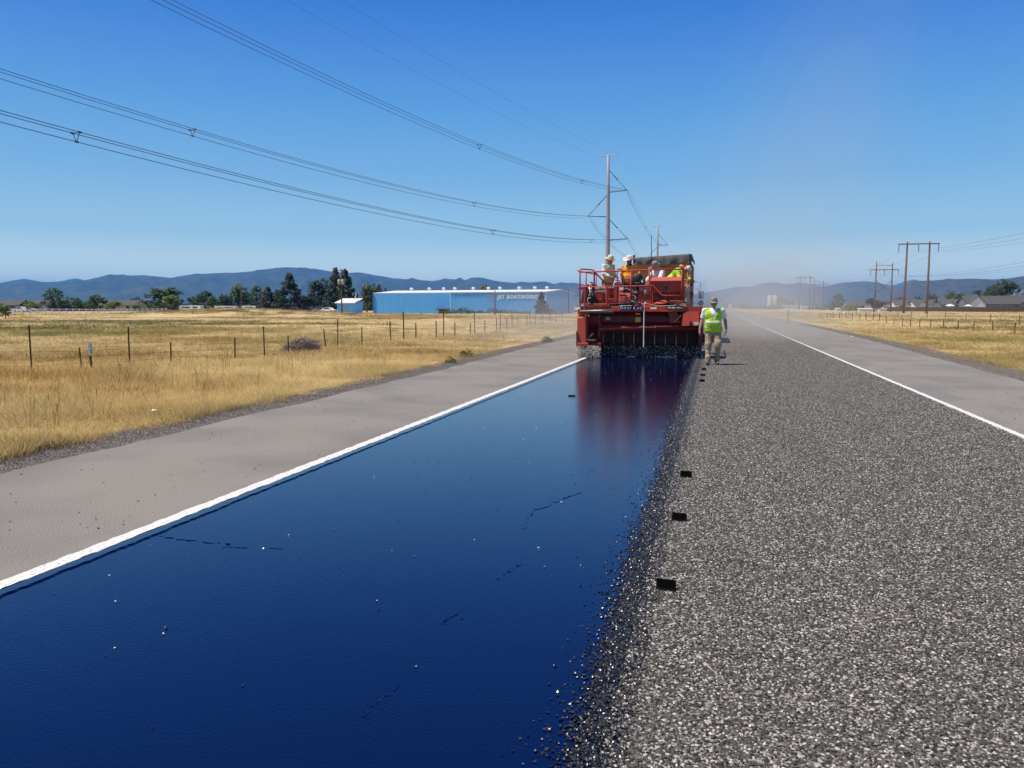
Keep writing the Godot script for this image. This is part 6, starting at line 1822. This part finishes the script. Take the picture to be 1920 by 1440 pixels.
func hand_bones(wrist: Vector3, down: Vector3, palm_n: Vector3, thumb: Vector3, curl: float) -> Array:
	# palm and five unequal fingers that bend towards the palm's normal; thumb leaves the side near the base
	var b = []
	down = down.normalized()
	palm_n = (palm_n - down * palm_n.dot(down)).normalized()
	thumb = (thumb - down * thumb.dot(down) - palm_n * thumb.dot(palm_n)).normalized()
	b.append([wrist, wrist + down * 0.04, 0.024, 0.026])
	for k in 4:
		var off = thumb * (0.027 - k * 0.018)
		var root = wrist + down * 0.085 + off
		b.append([wrist + down * 0.03 + off * 0.6, root, 0.017, 0.012])
		var len_ = [0.07, 0.08, 0.074, 0.056][k]
		var p = root; var dir = down
		for s in 3:
			dir = (dir * cos(curl) + palm_n * sin(curl)).normalized()
			var q = p + dir * len_ * [0.45, 0.31, 0.24][s]
			b.append([p, q, 0.0098 - s * 0.001, 0.0088 - s * 0.001])
			p = q
	var tr = wrist + down * 0.03 + thumb * 0.028
	var t1 = tr + (thumb * 0.5 + down * 0.7 + palm_n * 0.4).normalized() * 0.045
	b.append([tr, t1, 0.014, 0.011])
	b.append([t1, t1 + (down * 0.8 + palm_n * 0.55).normalized() * 0.032, 0.0105, 0.0085])
	return b

# J holds joints in the person's own frame (facing +z, left hand at +x)
func person(label: String, at: Vector3, turn: float, J: Dictionary, look: Dictionary, cell := 0.022):
	var o = thing("person", label, "person", at, turn, "road crew")
	var g: float = look.get("girth", 1.0)
	var pelvis: Vector3 = J.pelvis; var chest: Vector3 = J.chest; var neck: Vector3 = J.neck; var head: Vector3 = J.head
	var up = (chest - pelvis).normalized()
	var across: Vector3 = (J.sl - J.sr).normalized()
	var ahead = across.cross(up).normalized()
	var torso = [[pelvis - across * 0.075, pelvis + across * 0.075, 0.125 * g, 0.125 * g],
		[pelvis.lerp(chest, 0.35) - across * 0.06 + ahead * 0.03 * g, pelvis.lerp(chest, 0.35) + across * 0.06 + ahead * 0.03 * g, 0.125 * g, 0.125 * g],
		[chest - across * 0.085, chest + across * 0.085, 0.122 * g, 0.122 * g], [pelvis, chest, 0.13 * g, 0.14 * g],
		[J.sr, J.sl, 0.068, 0.068], [chest, neck, 0.1, 0.055]]
	var legs = []
	for s in ["l", "r"]:
		var hip = pelvis + across * (0.09 if s == "l" else -0.09) - up * 0.03
		legs.append([hip, J["k" + s], 0.093 * g, 0.066])
		legs.append([J["k" + s], J["a" + s], 0.064, 0.045])
	var feet = []
	for s in ["l", "r"]:
		var toe: Vector3 = J.get("t" + s, J["a" + s] + Vector3(0, -0.05, 0.17))
		feet.append([J["a" + s] + Vector3(0, -0.045, -0.04), toe, 0.045, 0.036])
		feet.append([J["a" + s], J["a" + s] + Vector3(0, -0.045, 0.03), 0.045, 0.046])
	var arms = []; var hands = []
	for s in ["l", "r"]:
		var e: Vector3 = J["e" + s]; var w: Vector3 = J["w" + s]
		arms.append([J["s" + s], e, 0.06, 0.046])
		arms.append([e, w, 0.046, 0.03])
		var inward = across * (-1.0 if s == "l" else 1.0)
		hands.append_array(hand_bones(w, J.get("h" + s, w - e), inward, ahead, look.get("curl", 0.35)))
	var hd = J.get("face", ahead)
	var hu = (head - neck).normalized()
	var hs = hu.cross(hd).normalized()
	hd = hs.cross(hu).normalized()
	var skull = [[neck - hu * 0.04, head - hu * 0.05, 0.056, 0.056], [head - hu * 0.02, head + hu * 0.05, 0.084, 0.088], [head + hd * 0.03 - hu * 0.07, head + hd * 0.02, 0.052, 0.07], [head + hd * 0.065 - hu * 0.1, head + hd * 0.05 - hu * 0.095, 0.03, 0.034],
		[head + hd * 0.09 + hu * 0.01, head + hd * 0.118 - hu * 0.03, 0.011, 0.017], [head + hd * 0.095 - hu * 0.066 - hs * 0.014, head + hd * 0.095 - hu * 0.066 + hs * 0.014, 0.012, 0.012]]
	for s in [-1.0, 1.0]:
		skull.append([head + hs * 0.083 * s + hu * 0.012, head + hs * 0.088 * s - hu * 0.03, 0.014, 0.01])
		skull.append([head + hd * 0.078 + hs * 0.03 * s + hu * 0.03, head + hd * 0.078 + hs * 0.045 * s + hu * 0.026, 0.016, 0.013])
	var body_bones = torso.duplicate(); body_bones.append_array(legs); body_bones.append_array(arms); body_bones.append_array(feet)
	# trim the body a little under the clothes
	var body = joined_mesh([skin_over(body_bones, cell, 0.04, -0.014), skin_over(skull, 0.008, 0.022), skin_over(hands, 0.0055, 0.008), skin_over([arms[1], arms[3]], 0.012, 0.02, -0.001)])
	place(body, "body", M[look.get("skin", "skin")], o)
	var trousers = legs.duplicate(); trousers.append(torso[0])
	# creases at knee and ankle
	for s in ["l", "r"]:
		trousers.append([J["k" + s] + Vector3(0, 0.05, 0.015), J["k" + s] - Vector3(0, 0.03, -0.02), 0.073, 0.068])
		trousers.append([J["a" + s] + Vector3(0, 0.1, 0.01), J["a" + s] + Vector3(0, 0.03, 0.015), 0.06, 0.062])
	place(skin_over(trousers, cell * 0.8, 0.03, 0.013), "trousers", M[look.trousers], o)
	place(skin_over(feet, 0.012, 0.02, 0.006), "boots", M.boot, o)
	var shirt = torso.duplicate()
	var reach = look.get("sleeve", 0.55)
	for k in [0, 2]:
		var a = arms[k]
		shirt.append([a[0], a[0].lerp(a[1], min(reach, 1.0)), 0.066, 0.063])
		if reach > 1.0: shirt.append([a[1], a[1].lerp(arms[k + 1][1], reach - 1.0), 0.056, 0.046])
	place(skin_over(shirt, cell * 0.8, 0.035, 0.008, func(p): return max((pelvis.y - 0.09) - p.y, (p - neck).dot(up) + 0.012)), "shirt", M[look.shirt], o)
	if look.has("vest"):
		var vest = torso.slice(0, 5)
		var vee = func(p):
			var q = p - pelvis
			var y = q.dot(up); var x = abs(q.dot(across)); var z = q.dot(ahead)
			var hem = (look.get("hem", -0.06)) - y
			var arm_hole = max(x - 0.205, -1.0)
			var opening = -1.0
			if z > 0.0 and y > 0.22: opening = (y - 0.22) * 0.36 - x
			return max(max(hem, arm_hole), max(opening, (p - neck).dot(up) + 0.01))
		place(skin_over(vest, cell * 0.7, 0.04, 0.026, vee), "safety_vest", M[look.vest], o)
		for yy in look.get("tape", [0.1]):
			var band = func(p):
				var y = (p - pelvis).dot(up)
				return max(max(abs(y - yy) - 0.026, abs((p - pelvis).dot(across)) - 0.2), -(p - pelvis).length() + 0.05)
			place(skin_over(vest, cell * 0.6, 0.04, 0.032, band), "reflective_tape", M.silver_tape, o)
	# headgear
	var hx = Transform3D(Basis(hs, hu, hd), head)
	if look.hat == "cap":
		var cap = [[head + hu * 0.045, head + hu * 0.075, 0.1, 0.086]]
		place(skin_over(cap, 0.009, 0.01, 0.0, func(p): return 0.035 - (p - head).dot(hu)), "cap", M.cap_grey, o)
		var st = st_new(true)
		var rim = []
		for k in 9:
			var a = lerp(-1.25, 1.25, k / 8.0)
			rim.append([hx * Vector3(sin(a) * 0.092, 0.045, cos(a) * 0.092), hx * Vector3(sin(a) * 0.1, 0.028, cos(a) * 0.092 + 0.075 * cos(a * 0.9))])
		for k in 8:
			quad(st, rim[k][0], rim[k + 1][0], rim[k + 1][1], rim[k][1])
			quad(st, rim[k][0] - hu * 0.006, rim[k][1] - hu * 0.006, rim[k + 1][1] - hu * 0.006, rim[k + 1][0] - hu * 0.006)
		obj(st, "cap_brim", M.cap_grey, o)
	else:
		var st = st_new(true)
		var w = look.get("brim", 0.19)
		lathe(st, [Vector2(0.098, 0.035), Vector2(w * 0.75, 0.03), Vector2(w, 0.045), Vector2(w * 0.99, 0.053), Vector2(w * 0.72, 0.042), Vector2(0.106, 0.048), Vector2(0.102, 0.1), Vector2(0.092, 0.145), Vector2(0.06, 0.168), Vector2(0, 0.158)], 20, hx)
		if look.hat == "white_hat":      # cowboy hat: brim curled up at the sides, pinched crown
			st = st_new(true)
			var prof = [Vector2(0.096, 0.03), Vector2(0.15, 0.03), Vector2(0.205, 0.035), Vector2(0.204, 0.043), Vector2(0.15, 0.04), Vector2(0.104, 0.045), Vector2(0.098, 0.11), Vector2(0.085, 0.165), Vector2(0.05, 0.175), Vector2(0.0, 0.145)]
			for i in prof.size() - 1:
				for k in 24:
					var q = []
					for e in [[i, k], [i, k + 1], [i + 1, k + 1], [i + 1, k]]:
						var a = TAU * e[1] / 24.0
						var pr = prof[e[0]]
						var lift = 0.075 * pow(abs(cos(a)), 2.0) * smoothstep(0.11, 0.2, pr.x)
						q.append(hx * Vector3(cos(a) * pr.x * (1.0 - 0.12 * smoothstep(0.11, 0.2, pr.x)), pr.y + lift, sin(a) * pr.x * 1.15))
					quad(st, q[0], q[1], q[2], q[3])
		var hat = obj(st, "hat", M[look.hat], o)
		st = st_new(true)
		lathe(st, [Vector2(0.107, 0.05), Vector2(0.108, 0.075)], 16, hx)
		obj(st, "hat_band", M.black if look.hat == "white_hat" else M.khaki, hat)
	if look.get("glasses", false):
		var st = st_new(true)
		for s in [-1.0, 1.0]:
			lathe(st, [Vector2(0, 0.012), Vector2(0.022, 0.008), Vector2(0.026, 0.0), Vector2(0.022, -0.006), Vector2(0, -0.006)], 12, Transform3D(Basis(hs, hd, -hu), head + hd * 0.094 + hs * 0.034 * s + hu * 0.012), 0.75)
			tube(st, [head + hd * 0.088 + hs * 0.055 * s + hu * 0.02, head + hs * 0.09 * s + hu * 0.015], 0.005, 4)
		tube(st, [head + hd * 0.104 + hs * 0.012 + hu * 0.016, head + hd * 0.104 - hs * 0.012 + hu * 0.016], 0.005, 4)
		obj(st, "sunglasses", M.black, o)
	if look.get("bandana", false):
		place(skin_over([[neck - up * 0.03, neck + up * 0.04, 0.085, 0.07]], 0.01, 0.02), "bandana", M.navy, o)
	return o

func crew():
	# walking towards the camera beside the machine
	person("worker in green safety vest, grey cap and khaki trousers walking beside the spreader", Vector3(-0.04, 0.012, -20.95), 0.05, {
		pelvis = Vector3(0, 0.94, 0), chest = Vector3(0, 1.31, 0.0), neck = Vector3(0, 1.5, 0.01), head = Vector3(0.0, 1.625, 0.04), face = Vector3(-0.1, -0.12, 1.0),
		sl = Vector3(0.215, 1.42, 0.0), sr = Vector3(-0.215, 1.42, 0.0), el = Vector3(0.305, 1.16, -0.04), er = Vector3(-0.295, 1.15, -0.02), wl = Vector3(0.335, 0.94, 0.06), wr = Vector3(-0.345, 0.9, 0.07), hl = Vector3(-0.02, -1.0, 0.25), hr = Vector3(-0.06, -1.0, 0.15),
		kl = Vector3(0.125, 0.53, 0.15), kr = Vector3(-0.12, 0.5, 0.08), al = Vector3(0.12, 0.12, -0.04), ar = Vector3(-0.125, 0.1, 0.17), tl = Vector3(0.14, 0.045, 0.12), tr = Vector3(-0.15, 0.06, 0.35)},
		{girth = 1.16, trousers = "khaki", shirt = "shirt_white", vest = "hivis", hat = "cap", glasses = true, sleeve = 0.62, tape = [0.17], curl = 0.5, hem = -0.09}, 0.02)
	var deck = 1.52
	# two standing operators on the left of the platform
	person("operator in tan brimmed hat and pale vest on the platform's left", Vector3(-1.191, 2.654, -1.900) * Vector3(1, 0, 1) + Vector3(-2.2, deck - 0.0, -23.2), 0.95, {
		pelvis = Vector3(0, 0.86, 0), chest = Vector3(0, 1.22, 0.02), neck = Vector3(0, 1.39, 0.05), head = Vector3(0.0, 1.51, 0.09), face = Vector3(0.2, -0.25, 1.0),
		sl = Vector3(0.19, 1.32, 0.02), sr = Vector3(-0.19, 1.32, 0.02), el = Vector3(0.24, 1.07, 0.05), er = Vector3(-0.24, 1.07, 0.05), wl = Vector3(0.16, 0.96, 0.26), wr = Vector3(-0.16, 0.96, 0.26),
		kl = Vector3(0.1, 0.46, 0.04), kr = Vector3(-0.1, 0.46, 0.04), al = Vector3(0.11, 0.09, -0.02), ar = Vector3(-0.11, 0.09, -0.02)},
		{girth = 1.05, trousers = "khaki", shirt = "shirt_white", vest = "hivis_pale", hat = "straw_hat", brim = 0.2, sleeve = 1.75, tape = [0.12]})
	person("operator in white cowboy hat, navy bandana and orange vest on the platform", Vector3(-0.514, 2.655, -2.100) * Vector3(1, 0, 1) + Vector3(-2.2, deck, -23.2), -0.1, {
		pelvis = Vector3(0, 0.85, 0), chest = Vector3(0, 1.21, 0.0), neck = Vector3(0, 1.37, 0.02), head = Vector3(0.0, 1.49, 0.05), face = Vector3(-0.45, -0.1, 1.0),
		sl = Vector3(0.19, 1.31, 0.0), sr = Vector3(-0.19, 1.31, 0.0), el = Vector3(0.3, 1.09, 0.04), er = Vector3(-0.22, 1.05, 0.02), wl = Vector3(0.33, 0.92, 0.22), wr = Vector3(-0.19, 0.86, 0.2),
		kl = Vector3(0.1, 0.46, 0.04), kr = Vector3(-0.1, 0.46, 0.04), al = Vector3(0.11, 0.09, -0.02), ar = Vector3(-0.11, 0.09, -0.02)},
		{trousers = "denim", shirt = "orange", vest = "orange", hat = "white_hat", brim = 0.2, sleeve = 1.7, bandana = true, tape = [0.07], skin = "skin_dark"})
	# two leaning over the far side of the control box
	person("worker in grey hat and white shirt leaning behind the control box", Vector3(0.473, 2.652, -2.300) * Vector3(1, 0, 1) + Vector3(-2.2, deck - 0.12, -23.2), -0.7, {
		pelvis = Vector3(0, 0.86, -0.1), chest = Vector3(0, 1.17, 0.1), neck = Vector3(0, 1.32, 0.2), head = Vector3(0.0, 1.43, 0.25), face = Vector3(0.0, -0.6, 1.0),
		sl = Vector3(0.19, 1.25, 0.14), sr = Vector3(-0.19, 1.25, 0.14), el = Vector3(0.27, 1.05, 0.3), er = Vector3(-0.3, 1.02, 0.26), wl = Vector3(0.2, 0.95, 0.5), wr = Vector3(-0.32, 0.86, 0.44),
		kl = Vector3(0.1, 0.46, 0.02), kr = Vector3(-0.1, 0.46, 0.02), al = Vector3(0.11, 0.09, -0.08), ar = Vector3(-0.11, 0.09, -0.08)},
		{trousers = "denim", shirt = "shirt_white", hat = "cap_grey", brim = 0.15, sleeve = 1.7})
	person("worker in yellow safety vest bending behind the control box", Vector3(0.920, 2.566, -2.400) * Vector3(1, 0, 1) + Vector3(-2.2, deck, -23.2), 1.1, {
		pelvis = Vector3(0, 0.86, -0.15), chest = Vector3(0, 1.1, 0.12), neck = Vector3(0, 1.17, 0.28), head = Vector3(0.0, 1.2, 0.4), face = Vector3(0.0, -0.8, 0.8),
		sl = Vector3(0.19, 1.14, 0.19), sr = Vector3(-0.19, 1.14, 0.19), el = Vector3(0.26, 0.92, 0.3), er = Vector3(-0.26, 0.92, 0.3), wl = Vector3(0.2, 0.85, 0.5), wr = Vector3(-0.2, 0.85, 0.5),
		kl = Vector3(0.1, 0.46, 0.02), kr = Vector3(-0.1, 0.46, 0.02), al = Vector3(0.11, 0.09, -0.08), ar = Vector3(-0.11, 0.09, -0.08)},
		{trousers = "denim", shirt = "hivis", vest = "hivis", hat = "straw_hat", brim = 0.12, sleeve = 1.6, tape = [0.1]})

# ------------------------------------------------------------------ small things
func small_things():
	# black raised tabs on the centre line
	var spots = [Vector3(-0.206, 0.000, -4.091), Vector3(-0.208, 0.000, -5.482), Vector3(-0.215, 0.000, -6.939), Vector3(-0.255, 0.000, -16.009), Vector3(-0.245, 0.000, -17.385), Vector3(-0.160, 0.000, -19.035)]
	var which = ["nearest", "second nearest", "third nearest", "third farthest", "second farthest", "farthest"]
	for k in 6:
		var o = thing("lane_marker", "%s black lane marker tab standing on the seam" % which[k], "lane marker", Vector3(-0.215 + rnd(-0.008, 0.008), 0.01, spots[k].z), rnd(-0.06, 0.06), "black marker tabs on the centre line")
		var st = st_new()
		hexa(st, [Vector3(-0.052, 0, -0.004), Vector3(0.052, 0, -0.004), Vector3(0.052, 0, 0.004), Vector3(-0.052, 0, 0.004), Vector3(-0.051, 0.052, -0.012), Vector3(0.051, 0.05, -0.012), Vector3(0.051, 0.05, -0.004), Vector3(-0.051, 0.052, -0.004)])
		obj(st, "upright", M.tab_black, o)
		st = st_new()
		cbx(st, Vector3(-0.052, 0, 0.005), Vector3(0.052, 0.007, 0.03), 0.002)
		obj(st, "foot", M.tab_black, o)
		st = st_new()
		cbx(st, Vector3(-0.05, 0.036, -0.016), Vector3(0.05, 0.05, -0.013), 0.001)
		obj(st, "reflector", M.yellow, o)
	# little black piece lying on the tar
	var st = st_new()
	cbx(st, Vector3(-0.06, 0, -0.02), Vector3(0.06, 0.02, 0.02), 0.004)
	var piece = obj(st, "rubber_scrap", M.rubber)
	piece.position = Vector3(-2.341, 0.000, -12.933) + Vector3(0, 0.005, 0)
	piece.rotation.y = 0.15
	tag(piece, "small black rubber scrap lying on the wet tar", "scrap")
	# marker post by the left fence
	var o = thing("marker_post", "short post with grey marked plate by the left fence", "marker post", on_ground(Vector3(-14.461, 0.000, -15.275)))
	st = st_new()
	tube(st, [Vector3(0, -0.3, 0), Vector3(-0.03, 0.4, 0)], 0.028, 6)
	obj(st, "post", M.post_rust, o)
	st = st_new()
	cbx(st, Vector3(-0.085, 0.42, -0.012), Vector3(0.025, 0.74, 0.012), 0.004)
	var pl = obj(st, "plate", M.car_silver, o)
	st = st_new()
	for q in [[-0.02, 0.62], [-0.012, 0.52], [-0.015, 0.47]]: bx(st, Vector3(q[0], q[1], 0.0125), Vector3(q[0] + 0.025, q[1] + 0.03, 0.016))
	obj(st, "print", M.black, pl)
	# brush pile in the field
	o = thing("brush_pile", "tangled grey brown pile of dead branches by the left fence", "brush pile", on_ground(Vector3(-13.9, 0, -24.0)))
	for layer in 3:
		st = st_new()
		for k in 300:
			var a = rnd(0, TAU); var r = sqrt(rng.randf())
			var c = Vector3(cos(a) * r * 0.66, 0, sin(a) * r * 0.6)
			c.y = rnd(0.03, 0.66) * sqrt(max(0.05, 1.0 - r * r)) * (0.75 + 0.25 * c.x / 0.66)
			var d = Vector3(rnd(-1, 1), rnd(-0.4, 0.75), rnd(-1, 1)).normalized() * rnd(0.1, 0.26)
			var bend = Vector3(rnd(-1, 1), rnd(-0.5, 1), rnd(-1, 1)) * 0.04
			tube(st, [c - d, c + bend, c + d], [0.009, 0.006, 0.003], 3, false)
		obj(st, "branches", M.twig, o).set_meta("kind", "stuff")
	# delineator post on the right
	o = thing("delineator_post", "thin pale-topped post on the right gravel verge", "road post", on_ground(Vector3(6.519, 0.000, -75.377)))
	st = st_new()
	tube(st, [Vector3(0, -0.2, 0), Vector3(0, 1.25, 0)], 0.045, 6)
	obj(st, "post", M.post_rust, o)
	st = st_new()
	cbx(st, Vector3(-0.07, 1.1, 0.05), Vector3(0.07, 1.35, 0.07), 0.004)
	obj(st, "reflector", M.siding_tan, o)
	# far road sign
	o = thing("road_sign", "small pale road sign far down the road", "sign", on_ground(Vector3(2.817, 0.000, -156.609)))
	st = st_new()
	tube(st, [Vector3(0, -0.2, 0), Vector3(0, 2.1, 0)], 0.05, 6)
	obj(st, "post", M.steel, o)
	st = st_new()
	cbx(st, Vector3(-0.3, 1.3, 0.05), Vector3(0.3, 2.2, 0.08), 0.01)
	obj(st, "plate", M.white_roof, o)
	# litter
	for q in [["white crumpled litter on the far right shoulder edge", Vector3(5.595, -0.000, -110.274), 0.35], ["white litter at the right gravel edge", Vector3(6.765, 0.000, -42.490), 0.14], ["small white scrap in the left grass edge", Vector3(-7.462, 0.000, -8.938), 0.05]]:
		st = st_new()
		var ring = []
		for k in 7: ring.append(Vector3(cos(TAU * k / 7) * rnd(0.6, 1.0), rnd(0.05, 0.25), sin(TAU * k / 7) * rnd(0.6, 1.0)) * q[2])
		for k in 7: tri(st, ring[k], ring[(k + 1) % 7], Vector3(0, 0.4 * q[2], 0))
		for k in 7: tri(st, ring[k], ring[(k + 1) % 7], Vector3(rnd(-0.1, 0.1), 0.0, 0) * q[2])
		var lt = obj(st, "litter", M.white)
		lt.position = q[1] + Vector3(0, 0.005 if q[2] > 0.1 else 0.1, 0)
		tag(lt, q[0], "litter", "white litter along the road")
	# green weeds on the left verge
	for q in [["green leafy weed at the left verge, nearer one", Vector3(-6.921, 0.000, -20.031), 0.26], ["green leafy weed at the left verge, farther one", Vector3(-7.364, 0.000, -22.785), 0.34], ["green weed close to the spreader's dust", Vector3(-7.029, 0.000, -33.206), 0.4]]:
		tree("roadside_weed", q[0], q[1] + Vector3(-0.1, 0, 0), q[2], q[2] * 1.3, "bush", "leaf_olive", "green weeds on the left verge").set_meta("category", "weed")

# ------------------------------------------------------------------ dust in the air
func puff(label: String, at: Vector3, size: Vector3, density: float, turn := Vector3.ZERO, shells := 3):
	# nested ellipsoids of even dust, so that the cloud thins out towards its rim
	for k in shells:
		var f := FogVolume.new()
		f.shape = RenderingServer.FOG_VOLUME_SHAPE_ELLIPSOID
		f.size = size * (1.0 - 0.28 * k)
		var m := FogMaterial.new()
		m.albedo = Color(0.99, 0.97, 0.93)
		m.density = density / shells * (0.5 + 0.5 * k)
		f.material = m
		f.name = numbered("dust_cloud")
		add_child(f)
		f.position = at + Vector3(0.03 * size.x * k, 0, 0.05 * size.z * k)
		f.rotation = turn
		tag(f, label + ["", ", inner part", ", core"][k], "dust", "", "stuff")

func dust():
	puff("low dust drifting over the left shoulder by the spreader", Vector3(-7.6, 0.4, -40.0), Vector3(11.0, 4.6, 32.0), 0.038)
	puff("dust hanging over the road right of the dump truck", Vector3(1.6, 1.2, -42.0), Vector3(9.0, 6.5, 34.0), 0.048)
	puff("thin dust plume rising high over the road", Vector3(5.5, 12.0, -64.0), Vector3(17.0, 42.0, 26.0), 0.0085, Vector3(0, 0, -0.3))
	puff("wide thin dust veil over the far road", Vector3(8.0, 4.0, -150.0), Vector3(70.0, 30.0, 170.0), 0.0022)
